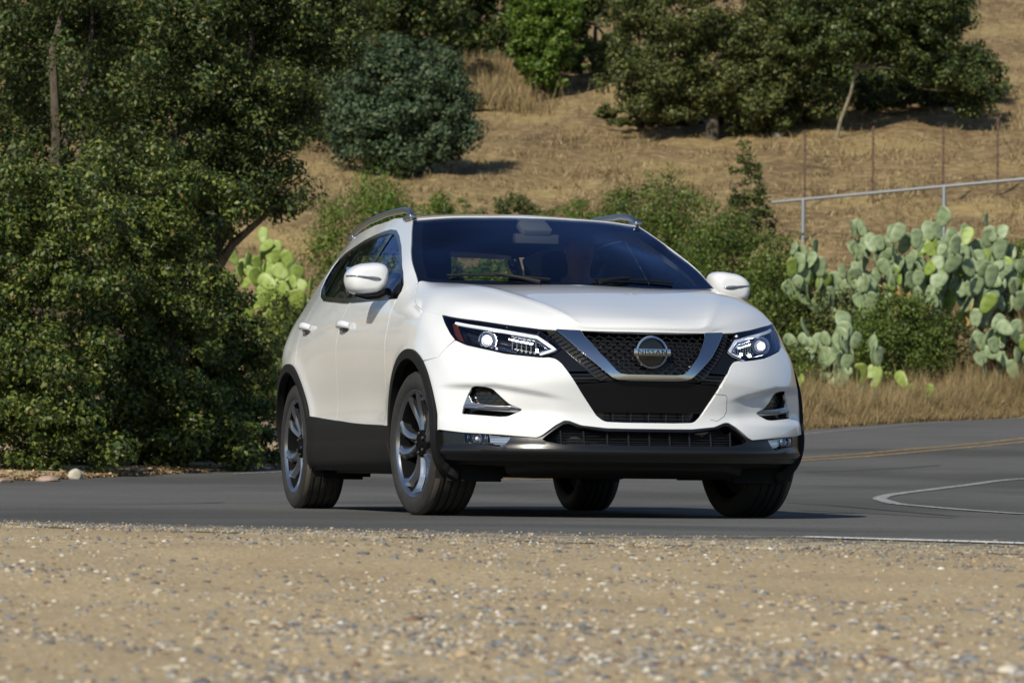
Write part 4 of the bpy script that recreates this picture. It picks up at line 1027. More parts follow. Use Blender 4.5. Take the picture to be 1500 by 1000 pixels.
for sd in (-1,1):
    MB().lathe([(.0001,-.007),(.010,-.003),(.012,.003),(.0001,.008)],10,'x',(.060,sd*.030,.738)).build('eye',mat('eye_white',(.22,.2,.19),.3),body_,80)
    MB().lathe([(.0001,-.006),(.020,-.004),(.026,.002),(.0001,.006)],12,'y',(-.025,sd*.078,.72)).build('ear',skin_m,body_,80)
MB().box((.062,0,.668),(.010,.046,.010),bev=.004).build('mouth',mat('lips',(.35,.13,.11),.5),body_,80)
mb=MB(); V=[];F=[]
for i in range(10):
    v=i/9*1.75
    for j in range(20):
        u=2*math.pi*j/20; lim=1.75 if math.cos(u)<.25 else 1.05; vv=min(v,lim)
        V.append((-.032+.104*math.sin(vv)*math.cos(u),.084*math.sin(vv)*math.sin(u),.735+.100*math.cos(vv)))
for i in range(9):
    for j in range(20): F.append((i*20+j,i*20+(j+1)%20,(i+1)*20+(j+1)%20,(i+1)*20+j))
mesh_obj('hair',V,F,hair_m,PER)
SP_=[(0,0,.04,.155,.175),(-.04,0,.22,.145,.165),(-.07,0,.40,.135,.18),(-.07,0,.505,.085,.115),(-.055,0,.545,.062)]
SE=[(0,1),(1,2),(2,3),(3,4)]
for sd in (-1,1):
    k=len(SP_); SP_+= [(-.07,sd*.175,.47,.075),(.03,sd*.238,.28,.058),(.11,sd*.252,.20,.054),(.25,sd*.225,.295,.042)]; SE+=[(3,k),(k,k+1),(k+1,k+2),(k+2,k+3)]
skin('shirt',SP_,SE,shirt_m,PER)
# seat belt over the shoulder
MB().tube([(-.12,.20,.52),(.0,.14,.49),(.09,.02,.34),(.12,-.12,.14)],.024,6,True,.2).build('seat_belt',cabin_m,CAR,loc=(dx,dy,.66))
# ------------------------------------------------------------------ gravel
def ico(sub=1):
    bm=bmesh.new(); bmesh.ops.create_icosphere(bm,subdivisions=sub,radius=1); bm.verts.index_update(); v=np.array([x.co[:] for x in bm.verts]); f=np.array([[a.index for a in x.verts] for x in bm.faces]); bm.free(); return v,f
IV,IF=ico(1)
def stones(name,n,u,v,size,m,sink=.3):
    """many small angular stones in one mesh"""
    base=C0*[1,1,0]; pos=base+HR*u[:,None]+HF*v[:,None]; pos[:,2]=gz(u,v)+gnoise(u,v)-size*sink*.3
    sc=size[:,None]*rng.uniform(.55,1.25,(n,3))*[1,1,.62]
    V=IV[None]*(1+rng.uniform(-.28,.28,(n,len(IV),1)))*sc[:,None,:]
    a=rng.uniform(0,6.28,n); c,s=np.cos(a),np.sin(a); X=V[...,0]*c[:,None]-V[...,1]*s[:,None]; Y=V[...,0]*s[:,None]+V[...,1]*c[:,None]
    V=np.stack([X,Y,V[...,2]],-1)+pos[:,None]
    return big_mesh(name,V.reshape(-1,3),(IF[None]+(np.arange(n)*len(IV))[:,None,None]).reshape(-1,3),m,np.repeat(rng.random(n),len(IF)))
def big_mesh(name,V,F,m,rnd=None,parent=None,smooth=False):
    me=bpy.data.meshes.new(name); nv,nf,k=len(V),len(F),F.shape[1]
    me.vertices.add(nv); me.vertices.foreach_set('co',V.astype(np.float32).ravel()); me.loops.add(nf*k); me.loops.foreach_set('vertex_index',F.astype(np.int32).ravel())
    me.polygons.add(nf); me.polygons.foreach_set('loop_start',np.arange(0,nf*k,k,dtype=np.int32)); me.update(calc_edges=True)
    if rnd is not None:
        at_=me.attributes.new('rnd','FLOAT','FACE'); at_.data.foreach_set('value',rnd.astype(np.float32))
    me.materials.append(m); o=bpy.data.objects.new(name,me); col.objects.link(o)
    if parent: o.parent=parent
    return o
def rnd_mat(name,cols,rough=.8,trans=0.,spec=.3,interp='LINEAR'):
    """colour picked per leaf or stone from its own random number"""
    global N,L,tc
    m=mat(name,(.5,.5,.5),rough,spec=spec); N,L=nodes(m); b=N['Principled BSDF']; a=N.new('ShaderNodeAttribute'); a.attribute_name='rnd'
    r=ramp(a.outputs['Fac'],cols); r.color_ramp.interpolation=interp; L.new(r.outputs[0],b.inputs['Base Color'])
    if trans:
        t=N.new('ShaderNodeBsdfTranslucent'); hs=N.new('ShaderNodeHueSaturation'); hs.inputs['Value'].default_value=1.25; hs.inputs['Hue'].default_value=.49; L.new(r.outputs[0],hs.inputs['Color']); L.new(hs.outputs[0],t.inputs[0]); mx=N.new('ShaderNodeMixShader'); mx.inputs[0].default_value=trans
        o=N['Material Output']; L.new(b.outputs[0],mx.inputs[1]); L.new(t.outputs[0],mx.inputs[2]); L.new(mx.outputs[0],o.inputs[0])
    return m
stone_m=rnd_mat('stones',[(0,(.10,.10,.105)),(.22,(.16,.165,.17)),(.40,(.25,.24,.22)),(.52,(.34,.26,.16)),(.70,(.16,.105,.075)),(.80,(.38,.34,.27)),(.93,(.46,.42,.36)),(.985,(.56,.53,.48)),(1,(.56,.53,.48))],.85,interp='CONSTANT')
n=170000; v=4.6+6.0*rng.random(n)**.75; u=(rng.random(n)*2-1)*(.30+v*.215)
dn=.5+.5*np.sin(u*3.1+v*1.7)*np.sin(v*2.3-u*1.3+1)+.25*np.sin(u*9+v*5); dn=np.clip(.5*dn-.12,0,1)+.10; dn=dn*(.5+.9*np.clip((9.2-v)/3,0,1))+.62*np.clip((8.3-v)/2.2,0,1)*(.55+.45*np.sin(u*2.3+v*1.1))
k=rng.random(n)<np.clip(dn*.62,0.04,1); u,v=u[k],v[k]; n=len(u); size=.0020+.0100*rng.random(n)**3.2+.012*(rng.random(n)<.008)
g_=stones('gravel',n,u,v,size,stone_m); tag(g_,'loose grey and tan gravel scattered on the sandy roadside','gravel',kind='stuff')
n=14000; u=rng.uniform(-2.3,1.6,n); v=edge_v(NE,u)-.2+rng.exponential(.35,n)*rng.choice([1,1,-1],n); g2=stones('road_edge_grit',n,u,np.maximum(v,9),.0012+.005*rng.random(n)**5,stone_m); g2.location.z=.012
tag(g2,'pale grit scattered along the broken near edge of the asphalt','gravel',kind='stuff')
def rock(name,p,r,m,label,group=None,seed=0,flat=.6):
    V,F=ico(4); rr=np.random.default_rng(seed); d=rr.normal(size=(7,3)); d/=np.linalg.norm(d,axis=1,keepdims=True); h=rr.uniform(.62,.95,7)
    for q,hh in zip(d,h):
        t=V@q; V=V-np.outer(np.maximum(t-hh,0),q)
    V=V*(1+.03*np.sin(V@d[0]*9)[:,None]+.02*np.sin(V@d[1]*23)[:,None])
    o=mesh_obj(name,V*np.array([r[0],r[1],r[2]]),F,m,None,True,None,p,50); return tag(o,label,'rock',group)
rk=noise_on(mat('rock_pale',(.4,.36,.3),.9),12,[(.35,(.26,.23,.18)),(.6,(.42,.38,.31))],.5,bscale=40); rk2=noise_on(mat('rock_red',(.3,.2,.15),.9),12,[(.35,(.20,.13,.10)),(.6,(.32,.23,.18))],.5,bscale=40)
rock('rock',at(113,27.0,.03),(.055,.06,.055),rk,'pale upright stone at the road edge in front of the dark hedge',seed=3)
rock('rock',at(72,26.3,.01),(.14,.10,.04),rk2,'low reddish slab of rock beside the pale stone at the hedge foot',seed=5)
rock('rock',at(8,25.9,.01),(.09,.08,.03),rk2,'small reddish rock at the left frame edge under the hedge',seed=8)
rock('rock',at(388,30.9,.01),(.06,.06,.02),rk,'small flat pale stone by the road just left of the rear wheel',seed=9)
# ------------------------------------------------------------------ foliage
bark_m=noise_on(mat('bark',(.12,.09,.06),.9),14,[(.35,(.035,.028,.020)),(.65,(.085,.067,.048))],.6,bscale=30)
paleb_m=noise_on(mat('pale_bark',(.25,.22,.15),.9),14,[(.35,(.09,.08,.055)),(.65,(.20,.175,.12))],.6,bscale=30)
oak_m=rnd_mat('oak_leaves',[(0,(.014,.026,.009)),(.4,(.034,.056,.015)),(.75,(.074,.100,.024)),(.97,(.138,.164,.044)),(1,(.22,.15,.05))],.50,.22)
hedge_m=rnd_mat('hedge_leaves',[(0,(.020,.034,.010)),(.4,(.048,.078,.017)),(.75,(.120,.155,.030)),(.985,(.20,.225,.050)),(.99,(.26,.14,.06)),(1,(.24,.18,.06))],.45,.25)
blue_m=rnd_mat('blue_oak_leaves',[(0,(.018,.036,.020)),(.45,(.045,.075,.036)),(.8,(.078,.112,.055)),(1,(.13,.165,.075))],.55,.18)
lime_m=rnd_mat('bright_leaves',[(0,(.035,.070,.010)),(.5,(.080,.140,.018)),(1,(.16,.23,.035))],.5,.30)
olive_m=rnd_mat('olive_leaves',[(0,(.026,.038,.012)),(.5,(.062,.082,.022)),(.9,(.135,.145,.040)),(1,(.20,.18,.07))],.55,.2)
def leaves(cl,n,size,up=.35,asp=.55):
    """leaf quads scattered in clumps; cl = array of clump centre + radius"""
    cl=np.asarray(cl); w_=cl[:,3]**2; i=rng.choice(len(cl),n,p=w_/w_.sum())
    d=rng.normal(size=(n,3)); d/=np.linalg.norm(d,axis=1,keepdims=True); r=rng.random(n)**.42
    c=cl[i,:3]+d*(r*cl[i,3])[:,None]*[1,1,.75]
    nn=d*1.15+rng.normal(size=(n,3))*.55+[0,0,up]; nn/=np.linalg.norm(nn,axis=1,keepdims=True)
    t=np.cross(nn,rng.normal(size=(n,3))); t/=np.linalg.norm(t,axis=1,keepdims=True); bt=np.cross(nn,t)
    s=size*rng.uniform(.6,1.35,n)[:,None]
    V=np.stack([c-t*s,c-bt*s*asp+nn*s*.15,c+t*s,c+bt*s*asp+nn*s*.15],1).reshape(-1,3)
    F=np.arange(4*n).reshape(-1,4); return V,F
def clumps(blobs,n,r,shell=.65,bottom=-.6):
    """clump centres near the surface of big blobs (x,y,z,rx,rz)"""
    B=np.array(blobs,float); w_=B[:,3]*B[:,4]; i=rng.choice(len(B),n,p=w_/w_.sum()); d=rng.normal(size=(n,3)); d/=np.linalg.norm(d,axis=1,keepdims=True); d[:,2]=np.maximum(d[:,2],bottom)
    q=shell+(1-shell)*rng.random(n)**.5; q=np.where(rng.random(n)<.15,rng.random(n)*.7,q)
    c=B[i,:3]+d*q[:,None]*np.stack([B[i,3],B[i,3],B[i,4]],-1)
    return np.concatenate([c,(r*rng.uniform(.55,1.35,n))[:,None]],1)
def crown(name,parent,blobs,nc,cr,nl,ls,m,shell=.6,bottom=-.6,asp=.55):
    c=clumps(blobs,nc,cr,shell,bottom); V,F=leaves(c,nl,ls,asp=asp)
    return big_mesh(name,V,F,m,rng.random(len(F)),parent)
def branches(mb,P0,blobs,r0,n=7):
    P0=Vector(P0)
    for k in range(n):
        b=blobs[k%len(blobs)]; T=Vector(b[:3])+Vector(rng.normal(size=3))*b[3]*.35; m1=P0.lerp(T,.35)+Vector((0,0,.08*(T-P0).length)); m2=P0.lerp(T,.7)+Vector(rng.normal(size=3))*.1*b[3]
        mb.tube([P0,m1,m2,T],[r0,r0*.6,r0*.4,r0*.12],6)
def plant(kind,base,blobs,nc,cr,nl,ls,m,label,cat,group=None,trunk=.1,th=None,tm=None,shell=.6,bottom=-.6,tpath=None,asp=.55,nb=8,k=1.):
    """tree or shrub; blobs are (right, ahead, up, radius, half height) from the base"""
    o=empty(kind,base,label,cat,group); blobs=[tuple(c*k for c in b_) for b_ in blobs]; trunk*=k; th=th*k if th else th
    B=[]
    for (r,f,z,a,b_) in blobs: q=HR*r+HF*f; B.append((q[0],q[1],z,a,b_))
    crown('crown' if cat=='tree' else 'foliage',o,B,nc,cr,nl,ls,m,shell,bottom,asp)
    mb=MB(); zt=th if th else min(b[2] for b in B)*.7
    if tpath: path=[tuple((HR*a+HF*f)[:2])+(z,) for a,f,z in tpath]
    else: path=[(0,0,-.2),(.05,.02,zt*.5),(.0,.05,zt)]
    mb.tube(path,[trunk*(1-.5*i/(len(path)-1)) for i in range(len(path))],9)
    branches(mb,path[-1],B,trunk*.5,nb); mb.build('trunk' if cat=='tree' else 'stem',tm or bark_m,o,60)
    return o
# left roadside hedge: three dense evergreen shrubs
HG='dark shrubs along the left roadside'
plant('evergreen_shrub',at(45,28.3),[(-.45,-.25,.22,.33,.30),(.05,-.3,.22,.36,.28),(.48,-.2,.24,.34,.30),(0,0,.75,.62,.75),(-.35,.1,1.35,.55,.6),(.25,.1,1.55,.50,.55),(.1,-.35,.45,.45,.45),(-.7,.2,.8,.6,.8),(.0,.2,2.0,.45,.35)],300,.165,56000,.024,hedge_m,'dense leafy roadside shrub at the left frame edge behind the reddish rocks','shrub',HG,.06,.5,k=1.18)
plant('evergreen_shrub',at(215,30.2),[(-.45,-.25,.22,.33,.30),(.05,-.3,.22,.36,.28),(.48,-.2,.24,.34,.30),(0,0,.75,.58,.72),(.1,0,1.45,.52,.6),(-.15,.1,2.05,.50,.50),(.15,-.3,.40,.45,.40),(-.35,-.1,1.0,.42,.6),(.3,.1,1.9,.40,.45)],320,.165,62000,.024,hedge_m,'tall leafy roadside shrub in the middle of the hedge, right of the pale stone','shrub',HG,.06,.5,k=1.18)
plant('evergreen_shrub',at(290,32.0),[(-.45,-.25,.22,.33,.30),(.05,-.3,.22,.36,.28),(.48,-.2,.24,.34,.30),(0,0,.70,.52,.66),(0,.05,1.25,.42,.45),(-.2,-.1,.45,.42,.42),(.22,.1,.75,.38,.55),(-.25,.1,1.5,.36,.32)],270,.155,50000,.024,hedge_m,'leafy roadside shrub directly left of the car, right end of the hedge','shrub',HG,.06,.5,k=1.18)
# oaks behind the hedge
plant('oak_tree',at(60,36),[(0,0,2.4,1.1,.9),(-1.0,.3,3.3,1.1,.9),(.6,.3,3.6,1.1,.8),(0,.6,4.3,1.3,.8),(-.5,-.2,1.8,.9,.8)],460,.25,84000,.028,oak_m,'large dark oak filling the top left corner above the hedge','tree',None,.16,1.6,k=1.18)
plant('oak_tree',at(300,37),[(0,0,2.7,.80,.75),(.25,.1,3.5,.85,.7),(.55,.1,3.05,.45,.45),(-.3,.2,2.2,.7,.6),(.2,.3,4.3,1.1,.7),(.62,0,2.35,.40,.28),(.95,.1,3.9,.5,.5)],480,.215,80000,.028,oak_m,'spreading dark oak whose low right bough hangs over the dry slope','tree',None,.14,1.6,tpath=[(0,0,-.2),(.05,0,.8),(-.05,0,1.7)],k=1.18)
plant('oak_tree',at(170,45),[(0,0,3.2,1.4,1.3),(1.0,.2,4.4,1.2,1.0),(-1.2,.3,4.2,1.4,1.2),(.4,.5,5.4,1.6,.9)],460,.36,60000,.038,oak_m,'shaded oak standing behind the two front oaks at the upper left','tree',None,.18,2.2,k=1.18)
plant('oak_tree',at(455,84),[(-.3,0,1.6,.9,1.2),(.3,.1,3.0,1.1,1.3),(-1.0,.1,2.8,1.1,1.3),(.3,.2,4.4,1.2,.9),(1.2,.3,4.1,.9,.8),(-1.9,.1,2.2,.9,1.3),(.6,0,1.9,.8,.9),(-1.1,-.2,.9,.9,.9),(.0,-.3,.6,.8,.6)],420,.29,48000,.045,olive_m,'yellow-green oak between the hanging bough and the round blue-green tree','tree',None,.14,1.0)
plant('oak_tree',at(-330,46),[(0,0,3,2.2,2.6),(-1.5,0,6,2.6,2.4),(1,.5,6.5,2.0,2.0),(-3,0,3,2,2.6)],260,.5,16000,.06,oak_m,'big dark oak beyond the left frame edge seen in the side glass','tree',None,.3,2)
plant('oak_tree',at(-700,52),[(0,0,4,3,3.6),(-2.5,0,7,3,2.6),(2,.5,7.5,2.6,2.4)],260,.6,16000,.07,oak_m,'second big oak further out beyond the left frame edge','tree',None,.3,2)
# centre left
plant('scrub_oak',at(588,74.5),[(0,0,1.1,1.15,1.0),(-.65,-.2,.85,.85,.85),(.65,0,1.75,.85,1.0),(-.45,.1,2.65,.75,.65),(.75,-.1,.95,.70,.80),(-.85,0,1.8,.75,.8),(.45,.2,2.55,.65,.5),(.1,-.4,.7,.9,.65),(-1.25,-.1,1.15,.5,.55),(1.15,0,1.35,.42,.5),(-.9,.1,2.5,.4,.4),(.9,.2,2.35,.35,.35)],260,.33,46000,.050,blue_m,'round blue-green oak on the slope above the left end of the car roof','tree',None,.14,.8)
plant('oak_tree',at(540,90),[(-.6,0,1.6,1.3,1.3),(.6,.3,3.2,1.5,1.3),(-1.6,0,3,1.4,1.6),(1.5,.5,2.4,1.0,1.2)],340,.34,28000,.060,oak_m,'dark oak behind the round blue-green tree, top edge left of centre','tree',None,.2,1.2)
plant('oak_tree',at(665,97),[(-.6,0,1.4,1.2,1.3),(.8,.2,1.9,1.2,1.2),(0,.3,2.9,1.7,1.1),(1.9,.4,2.2,.9,1.1),(-1.6,.3,2.2,1.2,1.3),(.9,0,.8,.9,.7),(1.8,.2,3.4,1.4,1.0),(0,0,.6,.9,.6)],420,.38,40000,.066,oak_m,'dark shaded oak at the top of the slope above the windscreen','tree',None,.22,1.2)
plant('leafy_tree',at(790,90.5),[(0,0,1.35,.80,.95),(.35,0,2.1,.85,.9),(-.45,.1,1.9,.6,.8),(.2,-.1,.75,.50,.60),(0,.2,2.8,1.0,.7)],340,.22,26000,.052,lime_m,'bright green tree hanging over the slope at the top centre','tree',None,.11,1.0)
plant('oak_tree',at(866,92),[(0,.6,2.6,1.0,.9),(-1.1,.5,2.0,.9,1.1),(.7,.6,2.9,1.1,.9),(.55,0,.9,.65,.8)],280,.30,22000,.062,oak_m,'dark oak with a thin bare trunk between the bright green tree and the wide oak','tree',None,.10,1.7)
# right hand oaks
plant('oak_tree',at(1040,81.5),[(0,0,1.7,1.5,1.2),(-1.3,0,2.0,1.15,1.2),(1.3,.2,1.9,1.2,1.1),(.2,.2,3.0,1.9,1.0),(-1.5,.3,3.2,1.2,.9),(-.9,-.3,1.0,.9,.75),(.7,-.2,.95,.9,.7),(2.0,.3,2.9,1.0,1.0),(-2.1,.1,1.3,.7,.8),(1.2,-.2,.7,.9,.6),(2.3,.2,1.2,.9,.8)],520,.32,72000,.050,olive_m,'wide olive-green oak with a low skirt at the top right of centre','tree',None,.2,.8)
plant('oak_tree',at(1222,80.5),[(.45,0,2.35,1.0,.55),(1.5,.2,2.5,1.1,.8),(.2,.2,3.2,1.4,.8),(2.4,.3,1.9,.95,.8),(1.8,.3,3.3,1.4,.9),(-.6,.1,2.5,.8,.7),(3.05,.4,1.5,.62,.50),(3.3,.4,1.0,.4,.4)],560,.25,54000,.048,oak_m,'oak with a slender pale leaning trunk at the top right','tree',None,.056,1.5,paleb_m,tpath=[(0,0,-.1),(.12,0,.5),(.36,0,1.15),(.50,0,1.75)])
plant('oak_tree',at(1300,86.5),[(0,0,1.3,1.4,1.2),(1.5,.2,1.2,1.1,1.0),(-1.6,.2,1.4,1.3,1.2),(.9,0,2.6,1.5,1.0),(-2.4,0,2.6,1.2,1.2),(-3.4,0,1.3,.9,1.1),(-1,-.5,.5,.9,.6),(.6,-.5,.5,.9,.6),(2.2,0,.6,.8,.6),(-2.4,-.3,.6,.8,.6)],460,.36,46000,.060,oak_m,'dark oak in shade behind the leaning trunk','tree',None,.18,1.2)
fresh_m=rnd_mat('fresh_leaves',[(0,(.025,.045,.010)),(.4,(.062,.100,.018)),(.8,(.115,.165,.030)),(1,(.19,.24,.055))],.48,.27)
# bushes behind the car
BG='green bushes along the fence behind the car'
def bush(px,v,w_,h_,m,label,nl=9000,ls=.03,n2=None,grp=BG,base=0,cr=None):
    bl=[(0,0,h_*.45,w_*.5,h_*.45),(-w_*.3,0,h_*.35,w_*.33,h_*.35),(w_*.3,.1,h_*.38,w_*.33,h_*.38),(.05*w_,.1,h_*.72,w_*.3,h_*.28)]
    return plant('bush',at(px,v,base),bl,n2 or int(nl/75),cr or max(.07,h_*.13),nl,ls,m,label,'shrub',grp,.03,h_*.3,shell=.45,nb=6)
bush(540,60,2.0,2.6,lime_m,'bright green round bush directly left of the car roof',16000,.030)
bush(415,46,1.0,1.9,hedge_m,'yellow-green bush between the hedge and the rear of the car',11000,.024)
bush(448,50,1.15,1.85,lime_m,'small lime bush touching the rear quarter of the car in view',12000,.026)
bush(655,65,1.7,1.25,lime_m,'low green bush above the left end of the car roof line',7000,.030)
bush(745,66,1.4,1.12,olive_m,'low olive bush above the middle of the car roof line',6000,.030)
bush(830,65,1.6,1.22,lime_m,'low green bush left of the right roof rail',7000,.030)
bush(905,63,1.5,1.75,fresh_m,'olive bush behind the right roof rail',8000,.030)
bush(975,60,1.6,2.6,fresh_m,'green bush right of the roof with its top at the slope foot',14000,.030)
bush(1050,58,1.8,2.7,fresh_m,'dark green bush above the right door mirror',14000,.030)
plant('airy_shrub',at(1092,59.5),[(0,0,2.2,.32,.75),(-.15,0,1.6,.40,.6),(.2,0,1.7,.35,.6),(.05,0,2.85,.18,.35)],150,.12,5200,.034,olive_m,'thin upright shrub with airy stems standing taller than the bushes','shrub',BG,.03,1.2)
bush(1135,57,1.7,2.3,fresh_m,'green bush between the right mirror and the left cactus',14000,.030)
bush(1010,52.5,1.5,2.1,fresh_m,'front green bush hidden low by the car bonnet',14000,.028)
bush(1100,52.3,1.3,1.65,fresh_m,'front dark bush beside the car bonnet corner',14000,.028)
bush(1160,52.6,.9,1.25,hedge_m,'small dark bush beside the right headlight',9000,.026)
bush(1225,57,1.5,1.75,olive_m,'dark bush behind the front cactus',12000,.030)
bush(1310,56,1.7,1.75,fresh_m,'dark green bush below the large cactus',16000,.028)
bush(1370,56.5,1.1,1.15,olive_m,'lower bush right of the front cactus under the large cactus',9000,.028)
straw_m=rnd_mat('straw',[(0,(.13,.09,.045)),(.4,(.24,.17,.085)),(.8,(.37,.285,.15)),(1,(.20,.20,.075))],.8,.2)
bush(1448,56.5,1.5,1.05,rnd_mat('dry_bush',[(0,(.06,.055,.025)),(.5,(.15,.125,.06)),(1,(.26,.20,.10))],.8,.15),'brown half dry bush between the large cactus and the right frame edge',11000,.030)
bush(1490,58.5,.9,1.8,lime_m,'green bush at the right frame edge beside the large cactus',6000,.028)
bush(1172,51.8,.35,.95,lime_m,'narrow light green bush against the right edge of the car',3500,.028)
bush(640,60.5,1.4,1.0,hedge_m,'low bush seen through the rear window of the car',6000,.03)
bush(735,60,1.4,1.1,lime_m,'low light green bush hidden behind the middle of the cabin',6000,.03)
bush(850,59.5,1.7,1.4,olive_m,'bush seen through the driver side of the windscreen',8000,.03)
bush(1120,83,2.6,1.1,oak_m,'dark low scrub in the shade under the wide olive oak',9000,.05,grp=None)
bush(1345,84,3.4,1.2,oak_m,'dark low scrub under the oak with the leaning trunk',11000,.05,grp=None)
bush(960,84,2.0,.9,olive_m,'low scrub at the left foot of the wide olive oak',7000,.05,grp=None)
bush(497,79,2.0,2.3,oak_m,'dark rounded shrub against the left side of the blue-green oak',14000,.045,grp=None)
bush(885,86,.55,.42,olive_m,'tiny green shrub alone on the dry slope',2500,.035,grp=None)
bush(870,95,2.4,1.2,lime_m,'low light green shrub under the bright green tree',8000,.05,grp=None)
bush(700,94,.9,.8,straw_m,'dry straw coloured bush left of the bright green tree',4000,.05,grp=None)
# prickly pears
cact_m=noise_on(mat('cactus_grey_green',(.2,.27,.16),.55),9,[(.30,(.15,.115,.065)),(.36,(.120,.170,.080)),(.55,(.200,.258,.138)),(.72,(.28,.33,.195))],.15,bscale=60)
cact2_m=noise_on(mat('cactus_yellow_green',(.2,.3,.1),.5),9,[(.32,(.12,.18,.035)),(.6,(.23,.31,.065))],.15,bscale=60)
dead_m=noise_on(mat('dead_pad',(.4,.3,.1),.8),9,[(.35,(.22,.14,.04)),(.6,(.46,.34,.13))],.3,bscale=60)
def pad_mesh(w_,l,th,m):
    V=[];F=[]; n,k=18,9
    for i in range(k+1):
        v=math.pi*i/k; zz=l*(1-math.cos(v))/2; wd=w_*math.sin(v)**.72*(.72+.42*zz/l)/1.1
        for j in range(n):
            u=2*math.pi*j/n; V.append((wd*math.cos(u),th*math.sin(u)*math.sin(v)**.5+.018*math.sin(zz/l*3),zz))
    for i in range(k):
        for j in range(n): F.append((i*n+j,i*n+(j+1)%n,(i+1)*n+(j+1)%n,(i+1)*n+j))
    me=bpy.data.meshes.new('pad'); me.from_pydata(V,[],F); me.materials.append(m); me.polygons.foreach_set('use_smooth',[True]*len(F)); return me
PM={m.name:[pad_mesh(.15,.40,.024,m),pad_mesh(.17,.36,.026,m),pad_mesh(.12,.34,.022,m)] for m in (cact_m,cact2_m,dead_m)}
def cactus(base,n,spread,height,m,label,seed,sc=1.,dead=0):
    r=random.Random(seed); o=empty('prickly_pear',base,label,'cactus','prickly pear cacti on the far bank')
    tips=[]
    for k in range(max(3,n//9)):
        a=(k/(max(3,n//9)-1)-.5)*2*spread; tips.append((HR*a*.8+HF*r.uniform(-.25,.25),r.uniform(-.25,.25)+a*.25,0,0.))
    pads=[];front=[(np.array(t[0]),t[1],0) for t in tips]
    while len(pads)<n and front:
        p,lean,gen=front.pop(0 if r.random()<.35 else r.randrange(len(front)))
        if p[2]>height: continue
        s_=sc*r.uniform(.72,1.08); yaw=math.atan2(HR[1],HR[0])+r.gauss(0,.75); ln_=max(-1.,min(1.,lean+r.gauss(0,.22)))
        M=Matrix.Translation(Vector(p))@Matrix.Rotation(yaw,4,'Z')@Matrix.Rotation(ln_,4,'Y')@Matrix.Rotation(r.gauss(0,.22),4,'X')@Matrix.Scale(s_,4)
        pads.append(M)
        for q in r.sample([-.75,-.35,0.,.35,.75],r.choice([1,2,2,3])):
            if abs(p[0]*HR[0]+p[1]*HR[1])>spread*1.5 and q*p.dot(HR)>0: continue
            t=M@Vector((q*.15,0,.36*(1-.25*q*q))); front.append((np.array(t),ln_*.6+q*.8,gen+1))
    for i,M in enumerate(pads):
        mm=PM[(dead_m if i in range(4,4+dead) else (cact2_m if (m is cact2_m or r.random()<.12) else cact_m)).name]
        c=bpy.data.objects.new('pad',r.choice(mm)); col.objects.link(c); c.parent=o; c.matrix_local=M
    return o
cactus(at(1392,57.5,.5),99,.80,2.3,cact_m,'tallest grey-green prickly pear with many pads in front of the fence',5,1.02,3)
cactus(at(1322,57.0,.85),80,.58,1.8,cact_m,'grey-green prickly pear joined to the left flank of the tallest one, with dead yellow pads',11,.95,9)
cactus(at(1248,56.6,.95),70,.50,1.3,cact_m,'lower grey-green prickly pear at the left end of the big cactus bank',15,.92,2)
cactus(at(1462,58,.6),80,.60,1.6,cact_m,'grey-green prickly pear on the right flank of the tallest one',18,.95)
cactus(at(1205,53.4,.35),28,.32,1.55,cact_m,'front prickly pear, left one of two, near the car',21,.95)
cactus(at(1262,53.2,.3),26,.34,1.2,cact_m,'front prickly pear, right one of two, low on the bank',33,.95)
cactus(at(1478,55.6,.3),40,.45,1.4,cact_m,'small prickly pear cluster at the right frame edge',44,.85)
cactus(at(1128,54.0,.1),12,.2,1.9,cact_m,'few prickly pear pads poking out beside the right door mirror',51,.9)
cactus(at(1335,52.2,.1),7,.25,.6,cact2_m,'small yellow-green prickly pear in the dry grass under the dark bush',58,.75)
cactus(at(1165,50.6,.1),9,.12,.8,cact2_m,'small prickly pear at the right edge of the car above the road',61,.7)
cactus(at(400,57,.7),70,.75,1.55,cact2_m,'yellow-green prickly pear left of the bright round bush',71,.95)
cactus(at(452,56,.9),44,.5,1.2,cact2_m,'yellow-green prickly pear just behind the rear of the car',77,.9)
# fence
steel_m=mat('galvanised_pipe',(.30,.31,.32),.45,.7); rust_m=noise_on(mat('rusty_steel',(.1,.06,.04),.9),20,[(.4,(.07,.042,.03)),(.6,(.14,.085,.06))])
a=at(1128,66.5); b=at(1560,63.5); ya=.2+66.5*(698.1-296)/5001; yb=.2+63.5*(702.2-256)/5001
fo=empty('pipe_fence',at(1177,66.2),'galvanised pipe rail fence crossing the slope behind the cacti','fence'); o0=fo.location
def rel(p): return Vector(p)-o0
A=Vector((a.x,a.y,ya)); B=Vector((b.x,b.y,yb)); MB().tube([rel(A),rel(A.lerp(B,.5)),rel(B)],.034,10).build('rail',steel_m,fo,60)
for t in (.115,.60,.97):
    p=A.lerp(B,t); q=Vector((p.x,p.y,p.z-1.6)); MB().tube([rel(q),rel(p)],.042,10).build('post',steel_m,fo,60)
for px,lb in ((1178,'thin rusty fence stake above the left end of the pipe rail'),(1278,'thin rusty fence stake left of the tallest cactus'),(1381,'thin rusty fence stake behind the tallest cactus'),(1461,'thin rusty fence stake right of the tallest cactus')):
    p=at(px,70.5); st=empty('fence_stake',p,lb,'fence post','rusty stakes on the slope behind the pipe fence')
    MB().box((0,0,.78),(.035,.035,1.76)).build('stake',rust_m,st); mb=MB()
    for z in (.5,.9,1.3,1.6): mb.box((0,0,z),(.06,.05,.03))
    mb.build('clip',rust_m,st)
rock('rock',at(1137,81,.02),(.16,.14,.11),rk,'pale rock lying on the slope above the pipe rail end',seed=21)
rock('rock',at(1385,84,.02),(.28,.22,.16),rk,'larger pale rock on the slope near the right oak shade',seed=23)
